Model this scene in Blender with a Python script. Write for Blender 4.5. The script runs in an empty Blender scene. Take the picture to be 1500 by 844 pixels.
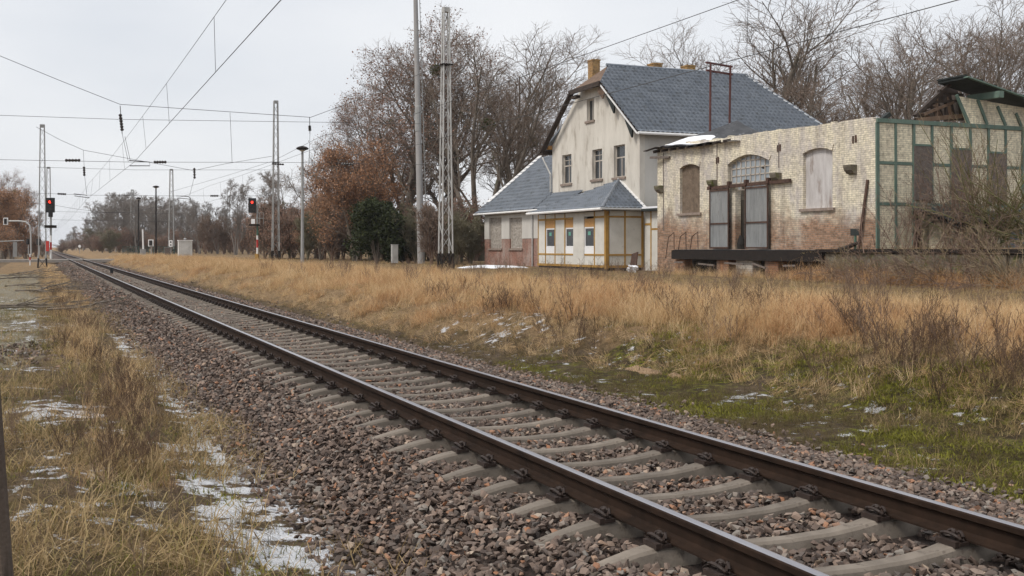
import bpy, bmesh, math, random
import numpy as np
from mathutils import Vector, Matrix
from mathutils.geometry import tessellate_polygon

# ------------------------------------------------------------------ camera, sky, sun, exposure
# World frame: X runs along the track (far end is -X), Y is the distance from the camera across the track,
# Z = 0 is the top of the rails.
FPX, CX, HY, CAMZ = 1596.0, 750.0, 361.6, 1.454       # focal length, centre, horizon (pixels of the 1500 px photo)
TH = math.radians(23.45)
SN, CS = math.sin(TH), math.cos(TH)
scene = bpy.context.scene
C = scene.collection
cam_d = bpy.data.cameras.new('camera')
cam_d.sensor_width = 36.0
cam_d.lens = FPX / 1500.0 * 36.0
cam_d.shift_y = -(422.0 - HY) / 1500.0
cam_d.clip_start = 0.1
cam_d.clip_end = 6000
cam = bpy.data.objects.new('camera', cam_d)
C.objects.link(cam)
cam.location = (0, 0, CAMZ)
cam.rotation_euler = (math.radians(90), 0, math.radians(90) - TH)
scene.camera = cam

SUN_EL, SUN_AZ = math.radians(50), math.radians(-80)   # direction towards the sun, azimuth from +X
world = bpy.data.worlds.new('World')
scene.world = world
world.use_nodes = True
wt = world.node_tree
wt.nodes.clear()
w_out = wt.nodes.new('ShaderNodeOutputWorld')
w_bg = wt.nodes.new('ShaderNodeBackground')
w_bg.inputs['Strength'].default_value = 0.1
w_sky = wt.nodes.new('ShaderNodeTexSky')
w_sky.sky_type = 'NISHITA'
w_sky.sun_disc = False
w_sky.sun_elevation = SUN_EL
w_sky.sun_rotation = math.radians(90) - SUN_AZ
w_sky.air_density = 1.0
w_sky.dust_density = 3.0
w_tc = wt.nodes.new('ShaderNodeTexCoord')
w_map = wt.nodes.new('ShaderNodeMapping')
w_map.inputs['Scale'].default_value = (1.0, 1.0, 3.0)
w_n = wt.nodes.new('ShaderNodeTexNoise')
w_n.inputs['Scale'].default_value = 2.1
w_n.inputs['Detail'].default_value = 4.0
w_n.inputs['Roughness'].default_value = 0.5
w_r = wt.nodes.new('ShaderNodeValToRGB')
w_r.color_ramp.elements[0].position = 0.30
w_r.color_ramp.elements[0].color = (4.5, 4.72, 5.08, 1)
w_r.color_ramp.elements[1].position = 0.68
w_r.color_ramp.elements[1].color = (5.9, 5.95, 6.05, 1)
w_m = wt.nodes.new('ShaderNodeMix')
w_m.data_type = 'RGBA'
w_m.inputs[0].default_value = 0.92
wt.links.new(w_tc.outputs['Generated'], w_map.inputs['Vector'])
wt.links.new(w_map.outputs[0], w_n.inputs['Vector'])
wt.links.new(w_n.outputs['Fac'], w_r.inputs['Fac'])
wt.links.new(w_sky.outputs[0], w_m.inputs[6])
wt.links.new(w_r.outputs[0], w_m.inputs[7])
wt.links.new(w_m.outputs[2], w_bg.inputs['Color'])
wt.links.new(w_bg.outputs[0], w_out.inputs['Surface'])

sun_d = bpy.data.lights.new('sun', 'SUN')
sun_d.energy = 1.5
sun_d.angle = math.radians(16)
sun_d.color = (1.0, 0.95, 0.88)
sun = bpy.data.objects.new('sun', sun_d)
C.objects.link(sun)
to_sun = Vector((math.cos(SUN_EL) * math.cos(SUN_AZ), math.cos(SUN_EL) * math.sin(SUN_AZ), math.sin(SUN_EL)))
sun.rotation_euler = to_sun.to_track_quat('Z', 'Y').to_euler()
sun.location = (0, -20, 40)
vs = scene.view_settings
vs.view_transform = 'Standard'
vs.look = 'None'
vs.exposure = 0.70
vs.gamma = 1.0
vs.use_curve_mapping = False
scene.cycles.use_denoising = True
scene.cycles.max_bounces = 6
scene.cycles.diffuse_bounces = 3
scene.cycles.transparent_max_bounces = 8

# ------------------------------------------------------------------ helpers
RNG = np.random.default_rng(7)
random.seed(7)

def ray(px, py):
    a = (px - CX) / FPX
    b = (HY - py) / FPX
    return (-CS + SN * a, SN + CS * a, b)

def at_y(px, py, y):
    d = ray(px, py); t = y / d[1]
    return Vector((d[0] * t, y, CAMZ + d[2] * t))

def at_x(px, py, x):
    d = ray(px, py); t = x / d[0]
    return Vector((x, d[1] * t, CAMZ + d[2] * t))

def at_depth(px, Y, py=HY):
    d = ray(px, py)
    return Vector((d[0] * Y, d[1] * Y, CAMZ + d[2] * Y))

def project(x, y, z):
    dep = -CS * x + SN * y
    lat = SN * x + CS * y
    dd = np.maximum(dep, 1e-3)
    return CX + FPX * lat / dd, HY - FPX * (z - CAMZ) / dd, dep

def inframe(x, y, z, m=60):
    px, py, dep = project(x, y, z)
    return (dep > 1.0) & (px > -m) & (px < 1500 + m) & (py < 844 + m * 1.5)

def vnoise(x, y, scale, seed=0):
    x = np.asarray(x, float) / scale + 1000.3 + seed * 17.7
    y = np.asarray(y, float) / scale + 1000.7 + seed * 31.1
    xi = np.floor(x).astype(np.int64); yi = np.floor(y).astype(np.int64)
    fx = x - xi; fy = y - yi
    fx = fx * fx * (3 - 2 * fx); fy = fy * fy * (3 - 2 * fy)
    def h(a, b):
        n = (a * 374761393 + b * 668265263 + seed * 974634777) & 0x7fffffff
        n = ((n ^ (n >> 13)) * 1274126177) & 0x7fffffff
        return ((n ^ (n >> 16)) & 0xffff) / 65535.0
    return (h(xi, yi) * (1 - fx) + h(xi + 1, yi) * fx) * (1 - fy) + (h(xi, yi + 1) * (1 - fx) + h(xi + 1, yi + 1) * fx) * fy

def fbm(x, y, scale, seed=0, o=3):
    r = 0; a = 1; t = 0
    for k in range(o):
        r = r + a * vnoise(x, y, scale / 2 ** k, seed + k); t += a; a *= .5
    return r / t

PROF_D = [-900, -60, -12, -4, 0.0, 0.9, 1.5, 2.2, 3.0, 5.5, 6.3, 7.6, 8.8, 10.0, 11.2, 13.5, 26, 60, 900]
PROF_Z = [-.3, -.3, -.28, -.30, -.34, -.42, -.50, -.52, -.55, -.55, -.43, -.50, -.43, .04, .23, .24, .22, .25, .25]
def bank_edge(x):
    return np.interp(-np.asarray(x, float), [4, 10.8, 16.3, 22.6, 60, 400], [10.2, 9.7, 8.8, 7.4, 7.1, 7.1])

def gz(x, y):
    x = np.asarray(x, float); y = np.asarray(y, float)
    yy = y + ((fbm(x, y * 0, 6.0, 3) - .5) * 1.2 + np.clip(9.3 - bank_edge(x), 0, 1.7)) * np.clip((y - 6.3) / .6, 0, 1) * np.clip((15 - y) / 3, 0, 1)
    z = np.interp(yy, PROF_D, PROF_Z)
    away = np.clip(np.maximum(1.3 - y, y - 6.8) / 1.5, 0, 1)
    z = z + away * ((fbm(x, y, 2.2, 5) - .5) * .16 + (fbm(x, y, 14, 9) - .5) * .12)
    # level off at the road over the crossing
    return z

def gz1(x, y):
    return float(gz(np.array([x]), np.array([y]))[0])

def np_mesh(name, V, Q=None, T=None):
    V = np.asarray(V, np.float32).reshape(-1, 3)
    me = bpy.data.meshes.new(name)
    nq = 0 if Q is None else len(Q); nt = 0 if T is None else len(T)
    me.vertices.add(len(V)); me.vertices.foreach_set('co', V.ravel())
    lo = []; st = []
    if nq: lo.append(np.asarray(Q, np.int32).ravel()); st.append(np.arange(nq, dtype=np.int32) * 4)
    if nt: lo.append(np.asarray(T, np.int32).ravel()); st.append(nq * 4 + np.arange(nt, dtype=np.int32) * 3)
    if lo:
        lo = np.concatenate(lo); st = np.concatenate(st)
        me.loops.add(len(lo)); me.loops.foreach_set('vertex_index', lo)
        me.polygons.add(len(st)); me.polygons.foreach_set('loop_start', st)
        me.update(calc_edges=True); me.validate()
    return me

def add_attr(me, name, arr):
    a = me.attributes.new(name, 'FLOAT', 'POINT')
    a.data.foreach_set('value', np.asarray(arr, np.float32).ravel())

def smooth(me):
    me.polygons.foreach_set('use_smooth', np.ones(len(me.polygons), bool)); me.update()

def link(name, me, m=None, parent=None, label=None):
    o = bpy.data.objects.new(name, me)
    C.objects.link(o)
    if m is not None: me.materials.append(m)
    if parent is not None: o.parent = parent
    if label: o['label'] = label
    return o

def thing(name, label, cat, loc=(0, 0, 0), group=None):
    o = bpy.data.objects.new(name, None)
    o.empty_display_size = .3
    C.objects.link(o)
    o.location = loc
    o['label'] = label; o['category'] = cat
    if group: o['group'] = group
    return o

def tag(o, label, cat, group=None):
    o['label'] = label; o['category'] = cat
    if group: o['group'] = group
    return o

def kind(o, k):
    o['kind'] = k; return o

def dup(root, loc, rotz=0.0, scale=1.0, label=None, group=None):
    r = root.copy(); C.objects.link(r)
    r.location = loc; r.rotation_euler = (0, 0, rotz)
    r.scale = scale if hasattr(scale, '__len__') else (scale,) * 3
    if label: r['label'] = label
    if group: r['group'] = group
    for ch in list(root.children):
        c = ch.copy(); C.objects.link(c); c.parent = r
        for g in list(ch.children):
            k = g.copy(); C.objects.link(k); k.parent = c
    return r

def root_loc(o):
    while o.parent is not None: o = o.parent
    return Vector(o.location)

class MB:
    """collects shapes in world coordinates; build() links them as one mesh object"""
    def __init__(s):
        s.v = []; s.f = []
    def add(s, vs_, fs_):
        n = len(s.v)
        s.v += [tuple(p) for p in vs_]
        s.f += [tuple(i + n for i in f) for f in fs_]
        return s
    def box(s, x0, x1, y0, y1, z0, z1):
        return s.add([(x0, y0, z0), (x1, y0, z0), (x1, y1, z0), (x0, y1, z0), (x0, y0, z1), (x1, y0, z1), (x1, y1, z1), (x0, y1, z1)],
                     [(0, 3, 2, 1), (4, 5, 6, 7), (0, 1, 5, 4), (1, 2, 6, 5), (2, 3, 7, 6), (3, 0, 4, 7)])
    def beam(s, p, q, w, h=None, up=(0, 0, 1)):
        p = Vector(p); q = Vector(q); h = h or w
        t = (q - p).normalized(); u = Vector(up)
        if abs(t.dot(u)) > .97: u = Vector((0, 1, 0)) if abs(t.y) < .9 else Vector((1, 0, 0))
        a = t.cross(u).normalized() * w / 2; b = a.cross(t).normalized() * h / 2
        vs_ = [p - a - b, p + a - b, p + a + b, p - a + b, q - a - b, q + a - b, q + a + b, q - a + b]
        return s.add(vs_, [(3, 2, 1, 0), (4, 5, 6, 7), (0, 1, 5, 4), (1, 2, 6, 5), (2, 3, 7, 6), (3, 0, 4, 7)])
    def tube(s, pts, r, n=6, cap=True):
        pts = [Vector(p) for p in pts]; K = len(pts)
        rr = r if hasattr(r, '__len__') else [r] * K
        vs_ = []; fs_ = []
        ref = Vector((0, 0, 1))
        t0 = (pts[-1] - pts[0]).normalized()
        if abs(t0.z) > .9: ref = Vector((0.3, 1, 0)).normalized()
        for i, p in enumerate(pts):
            t = (pts[min(i + 1, K - 1)] - pts[max(i - 1, 0)]).normalized()
            a = t.cross(ref)
            if a.length < 1e-4: a = t.cross(Vector((1, 0, 0)))
            a.normalize(); b = t.cross(a)
            for k in range(n):
                g = 2 * math.pi * k / n
                vs_.append(p + (a * math.cos(g) + b * math.sin(g)) * rr[i])
        for i in range(K - 1):
            for k in range(n):
                k2 = (k + 1) % n
                fs_.append((i * n + k, i * n + k2, (i + 1) * n + k2, (i + 1) * n + k))
        if cap:
            fs_.append(tuple(range(n - 1, -1, -1))); fs_.append(tuple((K - 1) * n + k for k in range(n)))
        return s.add(vs_, fs_)
    def lathe(s, c, prof, n=12):
        """prof: list of (r, z) round the vertical through c"""
        c = Vector(c); vs_ = []; fs_ = []
        for r, z in prof:
            for k in range(n):
                g = 2 * math.pi * k / n
                vs_.append((c.x + r * math.cos(g), c.y + r * math.sin(g), c.z + z))
        for i in range(len(prof) - 1):
            for k in range(n):
                k2 = (k + 1) % n
                fs_.append((i * n + k, i * n + k2, (i + 1) * n + k2, (i + 1) * n + k))
        fs_.append(tuple(range(n - 1, -1, -1))); fs_.append(tuple((len(prof) - 1) * n + k for k in range(n)))
        return s.add(vs_, fs_)
    def prism(s, poly, off):
        """extrude a planar polygon (list of 3d points) by the vector off"""
        off = Vector(off); n = len(poly)
        vs_ = [Vector(p) for p in poly] + [Vector(p) + off for p in poly]
        fs_ = [tuple(range(n - 1, -1, -1)), tuple(range(n, 2 * n))]
        fs_ += [(i, (i + 1) % n, n + (i + 1) % n, n + i) for i in range(n)]
        return s.add(vs_, fs_)
    def holed(s, outer, holes, off):
        """planar outline with holes, extruded by off, with reveals round every hole"""
        off = Vector(off)
        loops = [[Vector(p) for p in outer]] + [[Vector(p) for p in h] for h in holes]
        tris = tessellate_polygon(loops)
        flat = [p for l in loops for p in l]; n = len(flat)
        vs_ = flat + [p + off for p in flat]
        fs_ = [tuple(t) for t in tris] + [tuple(i + n for i in reversed(t)) for t in tris]
        k = 0
        for l in loops:
            m = len(l)
            fs_ += [(k + i, k + (i + 1) % m, n + k + (i + 1) % m, n + k + i) for i in range(m)]
            k += m
        return s.add(vs_, fs_)
    def build(s, name, m, parent=None, label=None, fix=True, sm=False):
        o0 = root_loc(parent) if parent is not None else Vector((0, 0, 0))
        me = bpy.data.meshes.new(name)
        me.from_pydata([(p[0] - o0.x, p[1] - o0.y, p[2] - o0.z) for p in s.v], [], s.f)
        if fix:
            bm = bmesh.new(); bm.from_mesh(me)
            bmesh.ops.recalc_face_normals(bm, faces=bm.faces)
            bm.to_mesh(me); bm.free()
        if sm: smooth(me)
        me.update()
        return link(name, me, m, parent, label)

def tubes(P, R, n=3):
    """vectorised tubes: P (B,K,3), R (B,K) -> verts, quads"""
    B, K, _ = P.shape
    t = np.empty_like(P)
    t[:, 1:-1] = P[:, 2:] - P[:, :-2]; t[:, 0] = P[:, 1] - P[:, 0]; t[:, -1] = P[:, -1] - P[:, -2]
    t /= np.linalg.norm(t, axis=2, keepdims=True) + 1e-9
    ref = np.zeros_like(t); ref[..., 0] = .36; ref[..., 1] = .93; ref[..., 2] = .1
    a = np.cross(t, ref); a /= np.linalg.norm(a, axis=2, keepdims=True) + 1e-9
    b = np.cross(t, a)
    g = np.arange(n) * 2 * np.pi / n
    V = P[:, :, None, :] + R[:, :, None, None] * (a[:, :, None, :] * np.cos(g)[None, None, :, None] + b[:, :, None, :] * np.sin(g)[None, None, :, None])
    idx = np.arange(B * K * n).reshape(B, K, n)
    i0 = idx[:, :-1, :]; i1 = idx[:, 1:, :]
    Q = np.stack([i0, np.roll(i0, -1, 2), np.roll(i1, -1, 2), i1], -1).reshape(-1, 4)
    return V.reshape(-1, 3), Q

def joinVQ(parts):
    V = []; Q = []; n = 0
    for v, q in parts:
        V.append(v); Q.append(q + n); n += len(v)
    return np.concatenate(V), np.concatenate(Q)
# ------------------------------------------------------------------ materials
def N(nt, t, **kw):
    n = nt.nodes.new(t)
    for k, v in kw.items():
        if k in n.inputs: n.inputs[k].default_value = v
        else: setattr(n, k, v)
    return n

def base_mat(name, rough=.8, metal=0.0, spec=.35):
    m = bpy.data.materials.new(name); m.use_nodes = True
    b = m.node_tree.nodes['Principled BSDF']
    b.inputs['Roughness'].default_value = rough
    b.inputs['Metallic'].default_value = metal
    b.inputs['Specular IOR Level'].default_value = spec
    return m, m.node_tree, b

def ramp(nt, stops):
    r = nt.nodes.new('ShaderNodeValToRGB'); e = r.color_ramp.elements
    while len(e) < len(stops): e.new(.5)
    for i, (p, c) in enumerate(stops):
        e[i].position = p; e[i].color = (c[0], c[1], c[2], 1) if hasattr(c, '__len__') else (c, c, c, 1)
    return r

def mix(nt, fac, a, b, mode='MIX'):
    n = nt.nodes.new('ShaderNodeMix'); n.data_type = 'RGBA'; n.blend_type = mode
    for sock, v in ((n.inputs[0], fac), (n.inputs[6], a), (n.inputs[7], b)):
        if hasattr(v, 'links') or hasattr(v, 'is_linked'): nt.links.new(v, sock)
        elif hasattr(v, '__len__'): sock.default_value = (v[0], v[1], v[2], 1)
        else: sock.default_value = v
    return n.outputs[2]

def math_n(nt, op, a, b=0.0, clamp=False):
    n = nt.nodes.new('ShaderNodeMath'); n.operation = op; n.use_clamp = clamp
    for i, v in enumerate((a, b)):
        if hasattr(v, 'is_linked'): nt.links.new(v, n.inputs[i])
        else: n.inputs[i].default_value = v
    return n.outputs[0]

def noise(nt, scale, detail=4, rough=.55, vec=None, coord='Object', stretch=None):
    n = N(nt, 'ShaderNodeTexNoise', Scale=scale, Detail=detail, Roughness=rough)
    if vec is None:
        tc = nt.nodes.new('ShaderNodeTexCoord'); vec = tc.outputs[coord]
    if stretch:
        mp = nt.nodes.new('ShaderNodeMapping'); mp.inputs['Scale'].default_value = stretch
        nt.links.new(vec, mp.inputs['Vector']); vec = mp.outputs[0]
    nt.links.new(vec, n.inputs['Vector'])
    return n.outputs['Fac']

def bump(nt, b, h, strength=.4, dist=.02):
    n = N(nt, 'ShaderNodeBump', Strength=strength, Distance=dist)
    nt.links.new(h, n.inputs['Height']); nt.links.new(n.outputs[0], b.inputs['Normal'])

def mk(name, c1, c2, scale=3.0, rough=.8, bmp=.3, dist=.01, metal=0.0, spec=.35, stretch=None, c3=None, s3=12.0, f3=.5, obj_rand=0.0, lo=.3, hi=.7):
    """two tones mixed by noise, an optional third tone in finer blotches, fine relief"""
    m, nt, b = base_mat(name, rough, metal, spec)
    f = noise(nt, scale, 5, .6, stretch=stretch)
    r = ramp(nt, [(lo, c1), (hi, c2)]); nt.links.new(f, r.inputs[0])
    col = r.outputs[0]
    if c3 is not None:
        g = noise(nt, s3, 6, .65, stretch=stretch)
        gr = ramp(nt, [(f3, 0.0), (f3 + .14, 1.0)]); nt.links.new(g, gr.inputs[0])
        col = mix(nt, gr.outputs[0], col, c3)
    if obj_rand:
        oi = nt.nodes.new('ShaderNodeObjectInfo')
        v = math_n(nt, 'MULTIPLY_ADD', oi.outputs['Random'], obj_rand); v.node.inputs[2].default_value = 1 - obj_rand / 2
        hs = N(nt, 'ShaderNodeHueSaturation'); nt.links.new(v, hs.inputs['Value']); nt.links.new(col, hs.inputs['Color'])
        col = hs.outputs[0]
    nt.links.new(col, b.inputs['Base Color'])
    if bmp:
        h = noise(nt, scale * 9, 4, .6)
        bump(nt, b, h, bmp, dist)
    return m

def emis(name, col, strength):
    m, nt, b = base_mat(name, .4)
    b.inputs['Base Color'].default_value = (*col, 1)
    b.inputs['Emission Color'].default_value = (*col, 1)
    b.inputs['Emission Strength'].default_value = strength
    return m

def wallvec(nt):
    """(x+y, z): runs along any wall of the axis-aligned buildings"""
    tc = nt.nodes.new('ShaderNodeTexCoord'); sp = nt.nodes.new('ShaderNodeSeparateXYZ')
    nt.links.new(tc.outputs['Object'], sp.inputs[0])
    s = math_n(nt, 'ADD', sp.outputs[0], sp.outputs[1])
    cb = nt.nodes.new('ShaderNodeCombineXYZ'); nt.links.new(s, cb.inputs[0]); nt.links.new(sp.outputs[2], cb.inputs[1])
    return cb.outputs[0], sp.outputs[2], tc.outputs['Object']

def brick_mat(name, paint, bare, mortar, joint=.22, bare_lo=.52, zfade=None, zamt=.2, courses=.077, length=.25, grime=(.20, .17, .15), grime_amt=.6):
    m, nt, b = base_mat(name, .88, spec=.2)
    vec, z, obj = wallvec(nt)
    bt = N(nt, 'ShaderNodeTexBrick', Scale=1.0)
    bt.inputs['Brick Width'].default_value = length
    bt.inputs['Row Height'].default_value = courses
    bt.inputs['Mortar Size'].default_value = .009
    bt.inputs['Mortar Smooth'].default_value = .2
    bt.inputs['Bias'].default_value = -.1
    bt.inputs['Color1'].default_value = (*[c * .72 for c in bare], 1)
    bt.inputs['Color2'].default_value = (*[min(1, c * 1.35) for c in bare], 1)
    bt.inputs['Mortar'].default_value = (*mortar, 1)
    nt.links.new(vec, bt.inputs['Vector'])
    bt2 = N(nt, 'ShaderNodeTexBrick', Scale=1.0)
    for k in ('Brick Width', 'Row Height', 'Mortar Size', 'Mortar Smooth', 'Bias'):
        bt2.inputs[k].default_value = bt.inputs[k].default_value
    bt2.inputs['Color1'].default_value = (*[c * .86 for c in paint], 1)
    bt2.inputs['Color2'].default_value = (*[min(1, c * 1.06) for c in paint], 1)
    bt2.inputs['Mortar'].default_value = (*[c * .66 for c in paint], 1)
    nt.links.new(vec, bt2.inputs['Vector'])
    f = noise(nt, .42, 9, .66, vec=obj)
    if zfade is not None:      # paint has come off where the splash water reaches
        k = math_n(nt, 'SUBTRACT', zfade, z)
        k = math_n(nt, 'MULTIPLY', k, zamt); k = math_n(nt, 'MINIMUM', k, .20); k = math_n(nt, 'MAXIMUM', k, -.12)
        f = math_n(nt, 'ADD', f, k)
    fr = ramp(nt, [(bare_lo - .03, 0.0), (bare_lo + .05, .55), (bare_lo + .16, 1.0)]); nt.links.new(f, fr.inputs[0])
    col = bt2.outputs[0]
    g = noise(nt, .9, 6, .7, vec=obj, stretch=(1.2, 1.2, .6))
    gr = ramp(nt, [(.44, 0.0), (.62, 1.0)]); nt.links.new(g, gr.inputs[0])
    col = mix(nt, math_n(nt, 'MULTIPLY', gr.outputs[0], grime_amt), col, grime)
    col = mix(nt, fr.outputs[0], col, bt.outputs[0])
    g2 = noise(nt, 1.0, 5, .7, vec=obj, stretch=(1.5, 1.5, .2))
    g2r = ramp(nt, [(.52, 0.0), (.66, 1.0)]); nt.links.new(g2, g2r.inputs[0])
    col = mix(nt, math_n(nt, 'MULTIPLY', g2r.outputs[0], .38), col, (.20, .16, .13))
    col = mix(nt, math_n(nt, 'MULTIPLY', bt.outputs['Fac'], joint), col, (.14, .11, .09))
    sp = noise(nt, 7.0, 4, .6, vec=obj)
    sr = ramp(nt, [(.28, .55), (.5, .93), (.72, 1.12)]); nt.links.new(sp, sr.inputs[0])
    col = mix(nt, 1.0, col, sr.outputs[0], 'MULTIPLY')
    nt.links.new(col, b.inputs['Base Color'])
    h = math_n(nt, 'SUBTRACT', noise(nt, 30, 3, .6, vec=obj), bt.outputs['Fac'])
    bump(nt, b, h, .6, .012)
    return m

def stone_mat():
    m, nt, b = base_mat('ballast_stone', .8, spec=.3)
    oi = nt.nodes.new('ShaderNodeObjectInfo')
    r = ramp(nt, [(0, (.060, .044, .037)), (.2, (.125, .090, .072)), (.42, (.19, .138, .110)), (.6, (.095, .080, .071)), (.78, (.27, .195, .152)), (.89, (.23, .21, .185)), (.96, (.32, .15, .08)), (1.0, (.40, .33, .26))])
    nt.links.new(oi.outputs['Random'], r.inputs[0])
    f = noise(nt, 40, 4, .6)
    fr = ramp(nt, [(.3, .7), (.7, 1.2)]); nt.links.new(f, fr.inputs[0])
    nt.links.new(mix(nt, 1.0, r.outputs[0], fr.outputs[0], 'MULTIPLY'), b.inputs['Base Color'])
    bump(nt, b, f, .3, .004)
    return m

def blade_mat(name, stops, rough=.75, trans=.25):
    """colour by a per-blade value and a per-clump random"""
    m, nt, b = base_mat(name, rough, spec=.2)
    at = nt.nodes.new('ShaderNodeAttribute'); at.attribute_name = 'rnd'
    oi = nt.nodes.new('ShaderNodeObjectInfo')
    f = math_n(nt, 'MULTIPLY', at.outputs['Fac'], .42)
    g = math_n(nt, 'MULTIPLY', oi.outputs['Random'], .58)
    r = ramp(nt, stops); nt.links.new(math_n(nt, 'ADD', f, g), r.inputs[0])
    nt.links.new(r.outputs[0], b.inputs['Base Color'])
    if trans:
        out = nt.nodes['Material Output']
        tr = nt.nodes.new('ShaderNodeBsdfTranslucent'); nt.links.new(r.outputs[0], tr.inputs[0])
        ms = nt.nodes.new('ShaderNodeMixShader'); ms.inputs[0].default_value = trans
        nt.links.new(b.outputs[0], ms.inputs[1]); nt.links.new(tr.outputs[0], ms.inputs[2])
        nt.links.new(ms.outputs[0], out.inputs['Surface'])
    return m

M = {}
M['rust'] = mk('rail_rust', (.016, .010, .007), (.036, .021, .014), 6, .85, .3, .004, spec=.12, c3=(.045, .027, .018), s3=25, f3=.62)
M['steel'] = mk('rail_steel', (.42, .40, .42), (.55, .53, .55), 8, .34, .05, .001, metal=1.0, stretch=(.2, 4, 1))
M['clip'] = mk('clip_iron', (.018, .012, .010), (.05, .033, .026), 20, .6, .3, .002)
M['concrete'] = mk('sleeper_concrete', (.125, .104, .084), (.225, .19, .155), 5, .85, .5, .006, c3=(.08, .063, .05), s3=16, f3=.56, obj_rand=.35)
M['stone'] = stone_mat()
M['ballast'] = mk('ballast_ground', (.06, .042, .034), (.14, .094, .074), 22, .9, 1.0, .05, c3=(.05, .04, .036), s3=45, f3=.5)
M['plaster'] = mk('house_plaster', (.50, .465, .41), (.65, .615, .55), .8, .9, .25, .01, c3=(.37, .33, .275), s3=1.3, f3=.52, stretch=(1.5, 1.5, .45))
M['plaster_grey'] = mk('side_plaster', (.44, .42, .39), (.56, .54, .50), .7, .9, .25, .01, c3=(.36, .34, .31), s3=1.8, f3=.6, stretch=(1.4, 1.4, .5))
M['tile'] = mk('roof_tile', (.125, .145, .174), (.19, .212, .245), 1.0, .30, .15, .004, spec=.5, c3=(.095, .105, .115), s3=2.5, f3=.52)
M['white'] = mk('white_paint', (.68, .67, .65), (.80, .79, .78), 3, .5, .1, .002)
M['upvc'] = mk('window_white', (.76, .76, .76), (.82, .82, .82), 4, .35, 0)
M['oldwin'] = mk('old_window_wood', (.36, .31, .26), (.52, .47, .41), 5, .7, .3, .003, stretch=(1, 1, .3))
M['sill'] = mk('sill_brick', (.20, .155, .13), (.30, .24, .20), 6, .9, .4, .006)
M['darkwood'] = mk('dark_wood', (.028, .019, .015), (.06, .042, .032), 4, .75, .4, .006, stretch=(.4, .4, 2))
M['brownwood'] = mk('brown_wood', (.10, .062, .042), (.19, .125, .085), 4, .8, .4, .006, stretch=(1, 1, .4))
M['ochre'] = mk('ochre_timber', (.30, .165, .035), (.44, .26, .07), 3, .75, .3, .004, c3=(.22, .13, .05), s3=9, f3=.6)
M['osb'] = mk('orange_board', (.40, .21, .07), (.52, .30, .12), 9, .8, .3, .004)
M['panel'] = mk('annex_infill', (.52, .50, .455), (.64, .62, .57), 1.6, .9, .3, .006, c3=(.36, .345, .31), s3=3.5, f3=.62)
M['green'] = mk('green_timber', (.085, .135, .108), (.15, .21, .172), 3, .8, .4, .006, c3=(.12, .105, .085), s3=10, f3=.58, stretch=(1, 1, .5))
M['board'] = mk('weathered_board', (.115, .092, .080), (.19, .16, .14), 9, .9, .5, .005, c3=(.085, .065, .055), s3=22, f3=.52)
M['board_red'] = mk('rotten_board', (.10, .072, .05), (.20, .15, .11), 5, .9, .4, .005, c3=(.26, .20, .15), s3=14, f3=.58)
M['board_pale'] = mk('pale_board', (.36, .33, .32), (.58, .56, .55), 1.6, .8, .3, .004, c3=(.20, .15, .12), s3=1.3, f3=.52, stretch=(2, 2, .5))
M['sheet'] = mk('corrugated_sheet', (.23, .235, .235), (.38, .385, .38), 2.5, .5, .2, .003, metal=.3, c3=(.15, .11, .085), s3=6, f3=.6, stretch=(2, 2, .3))
M['rustiron'] = mk('rusty_iron', (.045, .026, .020), (.105, .058, .040), 8, .8, .4, .004)
M['rustpole'] = mk('rust_red_pole', (.07, .022, .020), (.12, .045, .036), 6, .75, .3, .003)
M['void'] = mk('painted_dark', (.020, .018, .016), (.035, .031, .028), 2, .95, .2)  # near-black colour stands in for darkness indoors and under the deck
M['inside'] = mk('interior_plaster', (.32, .29, .25), (.45, .41, .36), 1.2, .95, .3)
M['felt'] = mk('roofing_felt', (.035, .036, .040), (.080, .082, .088), 2, .8, .6, .01, c3=(.45, .46, .48), s3=3.0, f3=.60)
M['feltdark'] = mk('dark_felt', (.014, .018, .018), (.035, .040, .038), 3, .8, .4, .008)
M['snow'] = mk('snow', (.74, .76, .80), (.84, .85, .87), 6, .6, .4, .02)
M['galv'] = mk('galvanised_steel', (.36, .355, .34), (.47, .465, .45), 2, .6, .2, .003, metal=.2, c3=(.27, .24, .21), s3=5, f3=.62)
M['mastfar'] = mk('grey_mast_paint', (.25, .25, .245), (.34, .34, .33), 2, .7, .2, .003)
M['concrete_pole'] = mk('pole_concrete', (.26, .25, .245), (.36, .35, .34), 1.5, .85, .3, .005, stretch=(1, 1, .3))
M['tarbase'] = mk('tarred_foot', (.009, .007, .006), (.022, .015, .012), 8, .9, .4, .004)
M['wire'] = mk('copper_wire', (.055, .055, .058), (.08, .08, .08), 3, .6, 0)
M['insul'] = mk('insulator_brown', (.022, .016, .014), (.04, .03, .026), 5, .3, 0)
M['black'] = mk('signal_black', (.012, .012, .013), (.022, .022, .023), 4, .6, .1, .002)
M['redpaint'] = mk('red_paint', (.42, .035, .03), (.50, .05, .04), 4, .55, .1, .002)
M['redlamp'] = emis('red_lamp', (1.0, .035, .02), 2.2)
M['lampglass'] = mk('lamp_glass', (.42, .41, .38), (.5, .49, .46), 3, .3, 0)
M['whitebox'] = mk('hut_render', (.50, .49, .46), (.64, .63, .60), 2, .85, .2, .004, c3=(.38, .37, .34), s3=4, f3=.62)
M['greenpole'] = mk('green_pole', (.06, .12, .09), (.09, .17, .12), 4, .7, .1)
M['yellowbrick'] = brick_mat('yellow_brick', (.46, .28, .10), (.40, .21, .065), (.34, .27, .19), bare_lo=.5, grime_amt=.35)
M['brick_shed'] = brick_mat('painted_shed_brick', (.82, .745, .58), (.33, .195, .125), (.30, .26, .21), bare_lo=.545, zfade=2.9, zamt=.20, grime=(.50, .455, .44), grime_amt=.8)
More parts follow.
